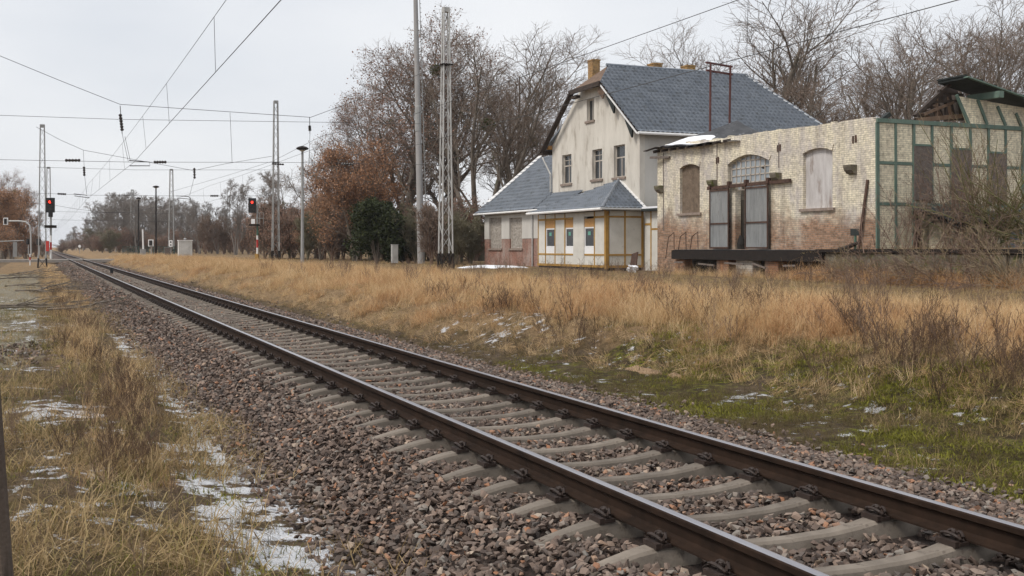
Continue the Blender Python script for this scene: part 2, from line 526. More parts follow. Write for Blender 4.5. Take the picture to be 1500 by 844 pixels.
M['brick_infill'] = brick_mat('painted_infill_brick', (.88, .80, .60), (.45, .31, .20), (.36, .31, .24), joint=.05, bare_lo=.70, zfade=1.2, zamt=.1, grime=(.56, .48, .37), grime_amt=.5)
M['brick_red'] = brick_mat('red_brick', (.35, .185, .14), (.30, .145, .105), (.33, .26, .22), bare_lo=.5, grime=(.42, .34, .30), grime_amt=.8)
M['brick_pier'] = brick_mat('pier_brick', (.34, .17, .09), (.28, .13, .07), (.22, .17, .13), bare_lo=.5, grime_amt=.6)
M['blocks'] = brick_mat('grey_block_fill', (.45, .41, .36), (.40, .36, .32), (.26, .23, .2), bare_lo=.5, courses=.09, grime_amt=.3)
M['mossstone'] = mk('mossy_retaining_stone', (.10, .085, .065), (.20, .175, .135), 2.2, .95, .8, .03, c3=(.10, .11, .03), s3=2.4, f3=.5)
M['earth'] = mk('platform_earth', (.095, .065, .045), (.17, .115, .075), 3, .95, .8, .03, c3=(.28, .20, .13), s3=9, f3=.56)
M['sand'] = mk('sand_heap', (.24, .15, .085), (.40, .275, .17), 9, .95, .9, .03, c3=(.17, .12, .07), s3=14, f3=.52)
M['bark'] = mk('tree_bark', (.12, .098, .078), (.22, .185, .15), 4, .95, .6, .02, c3=(.11, .115, .07), s3=2.5, f3=.58, stretch=(1, 1, .35))
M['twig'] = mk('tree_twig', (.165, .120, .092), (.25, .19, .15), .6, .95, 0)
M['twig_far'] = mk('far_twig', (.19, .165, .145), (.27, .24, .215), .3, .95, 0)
M['twig_olive'] = mk('olive_twig', (.13, .115, .075), (.21, .19, .125), .6, .95, 0)
M['twig_red'] = mk('reddish_twig', (.15, .10, .075), (.24, .165, .125), .6, .95, 0)
M['stem_green'] = mk('green_stem', (.13, .14, .055), (.22, .21, .09), 3, .9, .3, .003)
M['stem_straw'] = mk('pale_stem', (.20, .15, .09), (.32, .25, .16), 2, .9, 0)
M['stake'] = mk('weathered_stake', (.07, .050, .038), (.17, .13, .10), 5, .9, .8, .01, c3=(.035, .026, .02), s3=12, f3=.55, stretch=(1, 1, .15))
M['bag'] = mk('plastic_bag', (.72, .73, .76), (.80, .81, .84), 5, .4, .3, .01)
M['blue'] = mk('blue_sheet', (.13, .17, .21), (.19, .24, .28), 4, .6, .3, .004)
M['sticker'] = mk('green_sticker', (.10, .30, .24), (.16, .38, .30), 20, .6, 0)
def glass_mat(name, col, rough=.12):
    m, nt, b = base_mat(name, rough, spec=.6)
    b.inputs['Base Color'].default_value = (*col, 1)
    h = noise(nt, 3.0, 3, .5); bump(nt, b, h, .15, .01)
    return m
M['glass'] = glass_mat('window_glass', (.03, .034, .038), .15)
M['glass_sky_tone'] = mk('painted_sky_pane', (.21, .24, .265), (.33, .36, .385), 2.2, .25, .1, .003, spec=.6)  # reflection of the grey sky painted into the pane colour
M['road'] = mk('crossing_road', (.24, .215, .19), (.33, .30, .27), 2, .9, .3, .01)
M['straw'] = blade_mat('dry_grass', [(0, (.22, .125, .055)), (.25, (.47, .30, .145)), (.5, (.63, .44, .235)), (.75, (.75, .58, .36)), (1, (.52, .31, .14))])
M['straw3'] = blade_mat('russet_grass', [(0, (.19, .095, .042)), (.3, (.44, .25, .12)), (.6, (.60, .38, .195)), (1, (.70, .49, .29))])
M['litter'] = blade_mat('grass_litter', [(0, (.045, .034, .020)), (.35, (.10, .075, .038)), (.65, (.18, .13, .065)), (.85, (.12, .11, .03)), (1, (.30, .215, .115))])
M['straw2'] = blade_mat('mixed_grass', [(0, (.13, .095, .045)), (.3, (.31, .215, .105)), (.55, (.45, .325, .175)), (.75, (.27, .215, .085)), (1, (.52, .40, .24))])
M['greengrass'] = blade_mat('green_grass', [(0, (.055, .058, .018)), (.4, (.12, .12, .03)), (.7, (.19, .17, .05)), (1, (.26, .19, .085))])
M['mossblade'] = blade_mat('moss_tuft', [(0, (.07, .066, .014)), (.4, (.155, .152, .022)), (.7, (.26, .25, .036)), (1, (.13, .105, .04))])
M['weed'] = blade_mat('dead_weed', [(0, (.11, .075, .055)), (.5, (.19, .130, .095)), (1, (.28, .20, .14))], trans=0)
M['weed_dark'] = blade_mat('dark_weed', [(0, (.060, .038, .026)), (.5, (.12, .075, .050)), (1, (.20, .13, .085))], trans=0)
M['leaf_rust'] = blade_mat('russet_leaf', [(0, (.24, .125, .070)), (.5, (.40, .22, .125)), (1, (.48, .31, .19))])
M['leaf_dull'] = blade_mat('dull_leaf', [(0, (.20, .115, .082)), (.5, (.30, .18, .13)), (1, (.38, .25, .185))])
M['leaf_dark'] = blade_mat('evergreen_leaf', [(0, (.014, .020, .008)), (.5, (.034, .044, .016)), (1, (.085, .088, .036))], trans=.1)
M['leaf_mistle'] = blade_mat('mistletoe_leaf', [(0, (.055, .065, .022)), (1, (.11, .12, .045))])
M['fencegreen'] = mk('far_fence_green', (.05, .085, .07), (.07, .11, .09), 2, .8, 0)

def ground_mat():
    m, nt, b = base_mat('ground', .95, spec=.15)
    tc = nt.nodes.new('ShaderNodeTexCoord'); P = tc.outputs['Object']
    def att(n):
        a = nt.nodes.new('ShaderNodeAttribute'); a.attribute_name = n; return a.outputs['Fac']
    n1 = noise(nt, 1.3, 6, .65, vec=P); n2 = noise(nt, 7, 6, .7, vec=P); n3 = noise(nt, 26, 4, .65, vec=P)
    s = ramp(nt, [(.25, (.055, .040, .028)), (.5, (.115, .082, .052)), (.75, (.19, .140, .085))]); nt.links.new(n2, s.inputs[0])
    col = s.outputs[0]
    st = ramp(nt, [(.25, (.14, .095, .050)), (.5, (.27, .18, .098)), (.8, (.42, .295, .165))]); nt.links.new(n2, st.inputs[0])
    def zone(attr, nz, lo, hi):
        v = math_n(nt, 'ADD', att(attr), math_n(nt, 'MULTIPLY', math_n(nt, 'SUBTRACT', nz, .5), 1.5))
        r = ramp(nt, [(lo, 0.0), (hi, 1.0)]); nt.links.new(v, r.inputs[0]); return r.outputs[0]
    col = mix(nt, zone('straw', n1, .35, .75), col, st.outputs[0])
    ms = ramp(nt, [(.34, (.036, .027, .015)), (.48, (.065, .054, .020)), (.58, (.17, .175, .020)), (.70, (.30, .31, .030))]); nt.links.new(n2, ms.inputs[0])
    col = mix(nt, zone('moss', n1, .46, .74), col, ms.outputs[0])
    ch = ramp(nt, [(.30, (.09, .075, .05)), (.5, (.25, .215, .15)), (.68, (.46, .42, .34))]); nt.links.new(n3, ch.inputs[0])
    col = mix(nt, zone('chips', n1, .40, .70), col, ch.outputs[0])
    n4 = noise(nt, 3.4, 7, .72, vec=P)
    v = math_n(nt, 'ADD', att('snow'), math_n(nt, 'MULTIPLY', math_n(nt, 'SUBTRACT', n4, .5), 1.9))
    r = ramp(nt, [(.60, 0.0), (.68, 1.0)]); nt.links.new(v, r.inputs[0])
    col = mix(nt, r.outputs[0], col, (.78, .79, .82))
    nt.links.new(col, b.inputs['Base Color'])
    h = math_n(nt, 'ADD', n2, math_n(nt, 'MULTIPLY', n3, .6))
    bump(nt, b, h, 1.0, .11)
    return m
M['ground'] = ground_mat()
# ------------------------------------------------------------------ ground
def grid_axis(segs):
    out = []
    for a, b, st in segs:
        out += list(np.arange(a, b, st))
    out.append(segs[-1][1])
    return np.array(out)
gy = grid_axis([(-900, -60, 120), (-60, -12, 4), (-12, -4, .6), (-4, 2.4, .14), (2.4, 6, .9), (6, 15, .14), (15, 30, .5), (30, 60, 3), (60, 900, 120)])
gx = -grid_axis([(-60, -4, 4), (-4, 3, 1), (3, 26, .14), (26, 60, .35), (60, 140, 1.2), (140, 400, 8), (400, 2500, 150)])
GX, GY = np.meshgrid(gx, gy, indexing='ij')
GZ = gz(GX, GY)
near = (GX > -60)
GZ = GZ + near * np.clip(np.maximum(1.4 - GY, GY - 6.6) / 1.0, 0, 1) * (fbm(GX, GY, .5, 21, 3) - .5) * .10
nx, ny = GX.shape
idx = np.arange(nx * ny).reshape(nx, ny)
Q = np.stack([idx[:-1, :-1], idx[:-1, 1:], idx[1:, 1:], idx[1:, :-1]], -1).reshape(-1, 4)[:, ::-1]
gme = np_mesh('ground', np.stack([GX, GY, GZ], -1), Q)
S = -GX
def bell(v, a, b, soft):
    return np.clip((v - a) / soft, 0, 1) * np.clip((b - v) / soft, 0, 1)
lowf = fbm(GX, GY, 1.6, 41)
snow = .69 * bell(GY, .75, 2.1, .35) * (S < 11) + .66 * bell(GY, 1.15, 2.15, .3) * (S >= 11) * (S < 26)
snow = np.maximum(snow, (.43 + .55 * (lowf - .5)) * (GY < .9) * (S < 40))
snow = np.maximum(snow, .46 * bell(GY, 6.1, 7.9, .4) * (S < 20))
snow = np.maximum(snow, (.42 + .5 * (lowf - .5)) * bell(GY, 7.0, 10.2, .5) * (S < 22))
straw = np.clip((GY - bank_edge(GX) + .5) / 1.2, 0, 1) * np.where(GY > 16, .62, .9) + .45 * (GY < 1.0) + .2 * bell(GY, 6.2, 9.5, .4)
straw = np.maximum(straw, .75 * (S > 34) * (GY < 1.8) * (GY > -3))
moss = bell(GY, 6.5, 10.2, .6) * np.where(S < 16, .62, .30) + .40 * (GY < .6) * (S < 30) + .42 * (GY > 16.5)
chips = .85 * bell(GY, -14, .35, .6) * bell(S, 15, 80, 4)
snow = np.maximum(snow, (.50 + .4 * (lowf - .5)) * bell(GY, -14, .4, .4) * bell(S, 15, 45, 4))
for n_, a_ in (('snow', snow), ('straw', straw), ('moss', moss), ('chips', chips)):
    add_attr(gme, n_, a_)
smooth(gme)
kind(link('ground', gme, M['ground']), 'structure')

# ------------------------------------------------------------------ ballast bed
YC = 3.934                                  # centre line of the track
by = np.array([1.7, 2.0, 2.25, 2.5, 2.7, 3.05, 3.6, 4.3, 4.8, 5.2, 5.5, 5.9, 6.4, 7.0])
bz = np.array([-.60, -.50, -.41, -.315, -.275, -.268, -.268, -.268, -.268, -.268, -.285, -.33, -.43, -.62])
bx = -grid_axis([(-30, 2, 4), (2, 60, .6), (60, 140, 2), (140, 420, 20)])
BX, BY = np.meshgrid(bx, by, indexing='ij')
BZ = bz[None, :] + (fbm(BX, BY, .9, 12) - .5) * .05
BY = BY + (np.abs(BY - YC) > 1.9) * (fbm(BX, BY * 0, 2.3, 8) - .5) * .5
n1_, n2_ = BX.shape
idx = np.arange(n1_ * n2_).reshape(n1_, n2_)
Q = np.stack([idx[:-1, :-1], idx[:-1, 1:], idx[1:, 1:], idx[1:, :-1]], -1).reshape(-1, 4)[:, ::-1]
bme = np_mesh('ballast_bed', np.stack([BX, BY, BZ], -1), Q); smooth(bme)
ballast = kind(link('ballast_bed', bme, M['ballast']), 'structure')

# ------------------------------------------------------------------ scatter of instances (gravel, grass): one object each
def proto_coll(name, meshes):
    co = bpy.data.collections.new(name)          # kept out of the scene, only instanced
    for k, me in enumerate(meshes):
        o = bpy.data.objects.new('%s_%02d' % (name, k), me)
        co.objects.link(o)
    return co

def scatter(name, pts, rot, scl, idx, coll):
    me = np_mesh(name, pts)
    n = len(pts)
    a = me.attributes.new('i_rot', 'FLOAT_VECTOR', 'POINT'); a.data.foreach_set('vector', np.asarray(rot, np.float32).ravel())
    a = me.attributes.new('i_scl', 'FLOAT_VECTOR', 'POINT'); a.data.foreach_set('vector', np.asarray(scl, np.float32).ravel())
    a = me.attributes.new('i_idx', 'INT', 'POINT'); a.data.foreach_set('value', np.asarray(idx, np.int32))
    o = bpy.data.objects.new(name, me); C.objects.link(o)
    ng = bpy.data.node_groups.new(name, 'GeometryNodeTree')
    ng.interface.new_socket('Geometry', in_out='INPUT', socket_type='NodeSocketGeometry')
    ng.interface.new_socket('Geometry', in_out='OUTPUT', socket_type='NodeSocketGeometry')
    gi = ng.nodes.new('NodeGroupInput'); go = ng.nodes.new('NodeGroupOutput')
    ip = ng.nodes.new('GeometryNodeInstanceOnPoints')
    ci = ng.nodes.new('GeometryNodeCollectionInfo'); ci.inputs['Collection'].default_value = coll
    ci.inputs['Separate Children'].default_value = True; ci.inputs['Reset Children'].default_value = True
    def na(nm, t):
        n_ = ng.nodes.new('GeometryNodeInputNamedAttribute'); n_.data_type = t; n_.inputs['Name'].default_value = nm
        return n_.outputs['Attribute']
    ng.links.new(gi.outputs[0], ip.inputs['Points'])
    ng.links.new(ci.outputs[0], ip.inputs['Instance'])
    ip.inputs['Pick Instance'].default_value = True
    ng.links.new(na('i_idx', 'INT'), ip.inputs['Instance Index'])
    er = ng.nodes.new('FunctionNodeEulerToRotation')
    ng.links.new(na('i_rot', 'FLOAT_VECTOR'), er.inputs[0])
    ng.links.new(er.outputs[0], ip.inputs['Rotation'])
    ng.links.new(na('i_scl', 'FLOAT_VECTOR'), ip.inputs['Scale'])
    ng.links.new(ip.outputs[0], go.inputs[0])
    md = o.modifiers.new('scatter', 'NODES'); md.node_group = ng
    return kind(o, 'stuff')

# stones
def stone_mesh(seed):
    r = random.Random(seed)
    bm = bmesh.new()
    sx, sy, sz = 1.0, r.uniform(.6, .95), r.uniform(.38, .68)
    for k in range(10):
        v = Vector((r.gauss(0, 1), r.gauss(0, 1), r.gauss(0, 1))).normalized() * r.uniform(.8, 1.08)
        bm.verts.new((v.x * sx * .5, v.y * sy * .5, v.z * sz * .5))
    ret = bmesh.ops.convex_hull(bm, input=bm.verts)
    bmesh.ops.delete(bm, geom=list({g for g in ret['geom_interior'] + ret['geom_unused'] if isinstance(g, bmesh.types.BMVert)}), context='VERTS')
    bmesh.ops.recalc_face_normals(bm, faces=bm.faces)
    me = bpy.data.meshes.new('ballast_stone'); bm.to_mesh(me); bm.free()
    me.materials.append(M['stone'])
    return me
stone_meshes = [stone_mesh(50 + k) for k in range(9)]
stone_coll = proto_coll('ballast_stone_kinds', stone_meshes)

SLEEP = .6
S0 = 5.71                                   # one sleeper stands at x = -5.71
def sample_zone(s0, s1, y0, y1, per_m2, rng):
    n = int((s1 - s0) * (y1 - y0) * per_m2)
    return -rng.uniform(s0, s1, n), rng.uniform(y0, y1, n)
sx_, sy_, ss_ = [], [], []
for s0, s1, dens, size in ((2.5, 12, 900, .062), (12, 22, 520, .068), (22, 40, 220, .080), (40, 75, 75, .11), (75, 140, 25, .16)):
    x, y = sample_zone(s0, s1, 1.55, 7.3, dens, RNG)
    # thin towards the edges of the bed
    keep = RNG.random(len(x)) < np.clip(np.minimum((y - 1.45) / .55, (6.85 - y) / .75), .03, 1)
    x, y = x[keep], y[keep]
    sx_.append(x); sy_.append(y); ss_.append(size * RNG.uniform(.6, 1.35, len(x)))
x = np.concatenate(sx_); y = np.concatenate(sy_); sz = np.concatenate(ss_)
zb = np.interp(y, by, bz) + (fbm(x, y, .9, 12) - .5) * .05
zb = np.where((y < 2.05) | (y > 6.35), np.maximum(zb, gz(x, y)), zb)
ph = np.abs(((-x - S0 + SLEEP / 2) % SLEEP) - SLEEP / 2)      # distance to the nearest sleeper axis
on_sl = (ph < .085 + sz * .35) & (np.abs(y - YC) < 1.26) & (x > -60)
on_rail = (np.abs(np.abs(y - YC) - .7535) < .09)
lift = (RNG.random(len(x)) < .45) * .030
fill = ((np.abs(y - YC) > 1.05) & (np.abs(y - YC) < 1.5)) * .022
keep = ~on_sl & ~on_rail & inframe(x, y, zb, 40)
x, y, sz = x[keep], y[keep], sz[keep]
zb = (zb + lift + fill)[keep]
rot = np.stack([RNG.normal(0, .5, len(x)), RNG.normal(0, .5, len(x)), RNG.uniform(0, 6.28, len(x))], -1)
scl = np.stack([sz, sz * RNG.uniform(.8, 1.2, len(x)), sz * RNG.uniform(.8, 1.2, len(x))], -1)
si = RNG.integers(0, len(stone_meshes), len(x))
pz = zb + sz * .12
px_, py_, dep_ = project(x, y, pz)
vis = (px_ > 5) & (px_ < 1495) & (py_ < 838)
order = np.argsort(np.where(vis, -sz / dep_ - (zb > -.27) * .0015, 1e3))
big = order[:300]; rest = order[300:]
for i in big:
    o = link('ballast_stone', stone_meshes[si[i]], None, ballast)
    o.location = (x[i], y[i], pz[i]); o.rotation_euler = rot[i]; o.scale = scl[i]
g_ = scatter('ballast_gravel', np.stack([x, y, pz], -1)[rest], rot[rest], scl[rest], si[rest], stone_coll)
g_.parent = ballast

# ------------------------------------------------------------------ track: rails, sleepers, clips
track = thing('railway_track', 'single straight railway track with brown rails on concrete sleepers', 'railway track', (0, YC, -.17))
def rail_profile():
    hw, w, fw = .034, .008, .0625
    half = [(fw, -.149), (fw, -.139), (.022, -.126), (w, -.113), (w, -.052), (hw, -.038), (hw + .001, -.010), (hw - .006, -.002), (hw - .018, 0.0)]
    return half + [(-a, b) for a, b in reversed(half)]
RP = rail_profile()
for yc in (YC - .7535, YC + .7535):
    xs = [8.0] + list(-np.arange(0, 60, 4.0)) + list(-np.arange(60, 420, 20.0))
    V = []; F = []; n = len(RP)
    for k, xx in enumerate(xs):
        wob = .004 * math.sin(xx * .21 + yc)
        V += [(xx, yc - YC + a + wob, b + .17) for a, b in RP]
    for k in range(len(xs) - 1):
        for j in range(n):
            j2 = (j + 1) % n
            F.append((k * n + j, (k + 1) * n + j, (k + 1) * n + j2, k * n + j2))
    F.append(tuple(range(n)))
    me = bpy.data.meshes.new('rail'); me.from_pydata(V, [], F)
    me.materials.append(M['rust']); me.materials.append(M['steel'])
    bm = bmesh.new(); bm.from_mesh(me); bmesh.ops.recalc_face_normals(bm, faces=bm.faces); bm.to_mesh(me); bm.free()
    for p in me.polygons:
        zz = [me.vertices[v].co.z for v in p.vertices]
        if min(zz) > .17 - .0035: p.material_index = 1
    link('rail', me, None, track)

def sleeper_mesh():
    st = [-1.30, -1.22, -1.02, -.90, -.75, -.60, -.48, -.3, 0, .3, .48, .60, .75, .90, 1.02, 1.22, 1.30]
    tz = [-.250, -.228, -.182, -.166, -.161, -.166, -.186, -.204, -.212, -.204, -.186, -.166, -.161, -.166, -.182, -.228, -.250]
    tw = [.050, .052, .060, .064, .065, .064, .057, .052, .050, .052, .057, .064, .065, .064, .060, .052, .050]
    V = []; F = []
    for y_, z_, w_ in zip(st, tz, tw):
        V += [(-w_ - .048, y_, -.40), (-w_ - .004, y_, z_ - .016), (-w_ + .012, y_, z_), (w_ - .012, y_, z_), (w_ + .004, y_, z_ - .016), (w_ + .048, y_, -.40)]
    for k in range(len(st) - 1):
        for j in range(6):
            j2 = (j + 1) % 6
            F.append((k * 6 + j, k * 6 + j2, (k + 1) * 6 + j2, (k + 1) * 6 + j))
    F.append(tuple(range(6))); F.append(tuple((len(st) - 1) * 6 + j for j in range(5, -1, -1)))
    V = [(a, b, c + .17) for a, b, c in V]
    me = bpy.data.meshes.new('sleeper'); me.from_pydata(V, [], F)
    bm = bmesh.new(); bm.from_mesh(me); bmesh.ops.recalc_face_normals(bm, faces=bm.faces); bm.to_mesh(me); bm.free()
    me.materials.append(M['concrete'])
    return me
def clip_mesh():
    """spring clip on a bolted shoulder block, at the inner (+y) side of a rail at the origin"""
    b = MB()
    loop = []
    for k in range(21):
        a = k / 20 * 2 * math.pi * 1.0 - math.pi / 2
        loop.append((.052 * math.sin(a * 2) * .55 + .05 * math.sin(a), .105 + .04 * math.cos(a), .030 + .016 * math.cos(a * 2) + .012))
    b.tube(loop, .0085, 6)
    for sg in (-1, 1):
        arc = [(sg * (.030 + .030 * math.cos(t)), .085 + .012 * math.cos(t), .026 + .036 * math.sin(t)) for t in np.linspace(-.5, 3.4, 9)]
        b.tube(arc, .0085, 6)
    b.lathe((0, .105, .0), [(.022, 0), (.022, .035), (.014, .036), (.014, .062), (.010, .066)], 7)
    b.box(-.075, .075, .066, .135, -.004, .016)
    b.box(-.07, .07, .135, .165, -.012, .022)
    me = bpy.data.meshes.new('rail_clip'); me.from_pydata(b.v, [], b.f)
    bm = bmesh.new(); bm.from_mesh(me); bmesh.ops.recalc_face_normals(bm, faces=bm.faces); bm.to_mesh(me); bm.free()
    me.materials.append(M['clip'])
    return me
SLM, CLM = sleeper_mesh(), clip_mesh()
clipbox = MB()
for yc in (-.7535, .7535):
    for sg in (-1, 1): clipbox.box(-.07, .07, yc + sg * .115 - .05, yc + sg * .115 + .05, .0, .05)
CLB = bpy.data.meshes.new('rail_clip_far'); CLB.from_pydata(clipbox.v, [], clipbox.f); CLB.materials.append(M['clip'])
for k in range(-5, 215):
    s = S0 + k * SLEEP
    o = link('sleeper', SLM, None, track)
    o.location = (-s + random.uniform(-.012, .012), random.uniform(-.012, .012), random.uniform(-.004, .002))
    o.rotation_euler = (0, 0, random.uniform(-.012, .012))
    if k < 75:
        for yc in (-.7535, .7535):
            for sg in (1, -1):
                c = link('rail_clip', CLM, None, o)
                c.location = (0, yc, .010); c.rotation_euler = (0, 0, 0 if sg > 0 else math.pi)
    elif k < 170:
        link('rail_clip', CLB, None, o)
# small dark signal magnet between the rails far down the line
p = at_y(163.5, 400, YC + .25)
m_ = thing('track_sensor', 'small dark box standing between the rails far down the line', 'track sensor', (p.x, p.y, -.28))
MB().box(p.x - .12, p.x + .12, p.y - .09, p.y + .09, -.28, .12).build('housing', M['black'], m_)
MB().box(p.x - .3, p.x + .3, p.y - .05, p.y + .05, -.3, -.2).build('foot', M['rustiron'], m_)

# level crossing
xr = -138.0
rd = MB(); rd.box(xr - 3, xr + 3, -60, YC - .84, -.35, -.02).build('road', M['road'])
kind(bpy.data.objects['road'], 'structure')
kind(MB().box(xr - 3, xr + 3, YC + .84, 60, -.35, -.02).build('road', M['road']), 'structure')
kind(MB().box(xr - 3, xr + 3, YC - .66, YC + .66, -.3, .004).build('crossing_deck', M['road']), 'structure')
# ------------------------------------------------------------------ buildings
def tiled(o, uvec, vvec, nrm, V, ul, ur, cw=.30, ch=.38, amp=.05, step=.09):
    """wavy tiled slope: v runs 0..V up the slope from o, the row at v spans ul(v)..ur(v) along uvec"""
    o = np.array(o, float); uvec = np.array(uvec, float); vvec = np.array(vvec, float); nrm = np.array(nrm, float)
    rows = []; k = 0
    while k * ch < V - 1e-6:
        rows.append((k * ch, step)); rows.append((min((k + 1) * ch, V), 0.0)); k += 1
    u0 = min(ul(0), ul(V)); u1 = max(ur(0), ur(V))
    us = np.arange(u0, u1 + cw / 6, cw / 6)
    wv = amp * (np.abs(np.cos(us * math.pi / cw)) ** .8)
    P = []
    for v, h in rows:
        uc = np.clip(us, ul(v), ur(v))
        P.append(o + uc[:, None] * uvec + v * vvec + (wv + h)[:, None] * nrm)
    P = np.array(P); r, c, _ = P.shape
    idx = np.arange(r * c).reshape(r, c)
    Q = np.stack([idx[:-1, :-1], idx[:-1, 1:], idx[1:, 1:], idx[1:, :-1]], -1).reshape(-1, 4)
    a = P[:-1, :-1].reshape(-1, 3); b = P[:-1, 1:].reshape(-1, 3); d = P[1:, :-1].reshape(-1, 3); e = P[1:, 1:].reshape(-1, 3)
    ar = np.linalg.norm(np.cross(e - a, b - d), axis=1)
    return P.reshape(-1, 3), Q[ar > 1e-6]

def tiled_part(name, parent, args, mat, **kw):
    Vv, Q = tiled(*args, **kw)
    o0 = root_loc(parent)
    me = np_mesh(name, Vv - np.array(o0), Q)
    return link(name, me, mat, parent)

def rect_y(x0, x1, z0, z1, y):     # loop in a wall facing the track
    return [(x0, y, z0), (x1, y, z0), (x1, y, z1), (x0, y, z1)]

def window_y(root, x0, x1, z0, z1, y, frame_m, nv=1, nh=1, split=.62, glass='glass', sill=True, t=.06, depth=.16, upper_bars=True):
    """casement window set back in a wall whose face is the plane y"""
    w = thing_child = MB()
    yy = y + depth
    w.box(x0, x1, yy, yy + .07, z0, z0 + t).box(x0, x1, yy, yy + .07, z1 - t, z1).box(x0, x0 + t, yy, yy + .07, z0 + t, z1 - t).box(x1 - t, x1, yy, yy + .07, z0 + t, z1 - t)
    win = w.build('window', frame_m, root)
    b = MB(); zt = z0 + (z1 - z0) * split
    xm = (x0 + x1) / 2
    b.box(x0 + t, x1 - t, yy + .005, yy + .06, zt - .035, zt + .035)
    b.box(xm - .035, xm + .035, yy + .01, yy + .055, z0 + t, zt - .035)
    if upper_bars:
        b.box(xm - .02, xm + .02, yy + .012, yy + .05, zt + .035, z1 - t)
        b.box(x0 + t, xm - .02, yy + .014, yy + .048, (zt + z1) / 2 - .015, (zt + z1) / 2 + .015)
        b.box(xm + .02, x1 - t, yy + .014, yy + .048, (zt + z1) / 2 - .015, (zt + z1) / 2 + .015)
    b.build('glazing_bars', frame_m, win)
    MB().box(x0 + t * .5, xm - .002, yy + .03, yy + .036, z0 + t * .5, zt).build('pane', M[glass], win)
    MB().box(xm + .002, x1 - t * .5, yy + .03, yy + .036, z0 + t * .5, zt).build('pane', M[glass], win)
    MB().box(x0 + t * .5, x1 - t * .5, yy + .03, yy + .036, zt + .002, z1 - t * .5).build('pane', M[glass], win)
    if sill: MB().box(x0 - .12, x1 + .12, y - .09, y + depth - .003, z0 - .13, z0 - .003).build('sill', M['sill'], win)
    return win

# ---- station house: gable towards the track, ridge running away from it
YG = 29.24
xl, xr_ = at_y(809, 300, YG).x, at_y(937, 300, YG).x
YB = YG + 13.0
ZB, ZE, ZR, ZH = .15, 7.45, 11.95, 10.65
xm = (xl + xr_) / 2; hw = (xr_ - xl) / 2
OH = .55                                       # eaves overhang
slope = (ZR - ZE) / (hw + OH)
hx = (ZR - ZH) / slope
house = thing('station_house', 'two-storey cream station house with blue-grey tiled roof and gable to the track', 'house', (xm, YG, ZB))
def gz_at(x):  # underside of roof at gable
    return min(ZR - abs(x - xm) * slope - .10, ZH - .06)
wins = []
for a, b, t, bo in ((823.5, 837, 225.5, 270), (867.5, 882, 217.5, 263.5), (899, 915.5, 211, 260.5)):
    p0 = at_y(a, bo, YG); p1 = at_y(b, t, YG)
    wins.append((p0.x, p1.x, p0.z, p1.z))
p0 = at_y(859.5, 178, YG); p1 = at_y(870, 143.5, YG)
attic = (p0.x, p1.x, p0.z, p1.z)
outer = [(xl, YG, ZB), (xr_, YG, ZB), (xr_, YG, ZE + .30), (xm + hx, YG, ZH - .06), (xm - hx, YG, ZH - .06), (xl, YG, ZE + .30)]
MB().holed(outer, [rect_y(*w, YG) for w in wins + [attic]], (0, .32, 0)).build('wall', M['plaster'], house, 'cream gable wall with weather streaks')
MB().box(xr_ - .32, xr_, YG + .322, YB, ZB, ZE + .30).build('wall', M['plaster_grey'], house, 'plain side wall toned greyer for its shade')  # shade of this face put into the colour as greyer plaster
MB().box(xl, xl + .32, YG + .322, YB, ZB, ZE + .30).build('wall', M['plaster'], house)
MB().box(xl + .322, xr_ - .322, YB - .32, YB, ZB, ZE + .2).build('wall', M['plaster'], house)
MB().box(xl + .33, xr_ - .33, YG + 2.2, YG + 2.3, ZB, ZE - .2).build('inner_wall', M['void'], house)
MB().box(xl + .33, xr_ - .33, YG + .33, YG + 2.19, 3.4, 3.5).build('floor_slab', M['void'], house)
for i, w in enumerate(wins):
    window_y(house, *w, YG, M['oldwin'], upper_bars=(i < 2))
wa = window_y(house, *attic, YG, M['oldwin'], split=.97, upper_bars=False, t=.05)
# roof
GF = YG - .45                                   # front verge
hipd = 1.45                                     # depth of the half hip
L = math.hypot(hw + OH, ZR - ZE); vx = (hw + OH) / L; vz = (ZR - ZE) / L
YE = YB + .4; YRE = YB - 2.4                    # eaves end, ridge end at the far hip
vH = L * (ZH - ZE) / (ZR - ZE)
def ul_(v): return 0.0 if v <= vH else hipd * (v - vH) / (L - vH)
def ur_(v): return (YE - GF) - (YE - YRE) * v / L
tiled_part('roof', house, ((xr_ + OH, GF, ZE), (0, 1, 0), (-vx, 0, vz), (vz, 0, vx), L, ul_, ur_), M['tile'])
# far and left slopes, as slabs
MB().prism([(xl - OH, GF, ZE), (xm - .02, GF + hipd, ZR - .02), (xm - .02, YRE, ZR - .02), (xl - OH, YE, ZE)], (0, 0, -.12)).build('roof', M['tile'], house)
MB().prism([(xl - OH, YE, ZE), (xm, YRE, ZR - .03), (xr_ + OH, YE, ZE)], (0, 0, -.1)).build('roof', M['tile'], house)
MB().prism([(xm - hx - .02, GF - .03, ZH), (xm + hx + .02, GF - .03, ZH), (xm, GF + hipd, ZR)], (0, .02, -.12)).build('roof_hip', M['brownwood'], house, 'stripped boarded half hip above the gable')
r_ = MB(); r_.tube([(xm, GF + hipd - .1, ZR + .05), (xm, YRE + .1, ZR + .05)], .10, 8); r_.build('ridge_tiles', M['tile'], house)
r_ = MB(); r_.tube([(xm, YRE, ZR + .03), (xr_ + OH, YE, ZE + .06)], .09, 8); r_.build('hip_tiles', M['tile'], house)
# roof underside boarding at the eaves and verge, so that no light falls through
MB().prism([(xr_ + OH - .02, GF + .03, ZE - .05), (xm + hx, GF + .03, ZH - .09), (xm, GF + hipd + .05, ZR - .12), (xm, YRE, ZR - .12), (xr_ + OH - .02, YE - .1, ZE - .05)], (0, 0, -.05)).build('roof_boarding', M['darkwood'], house)
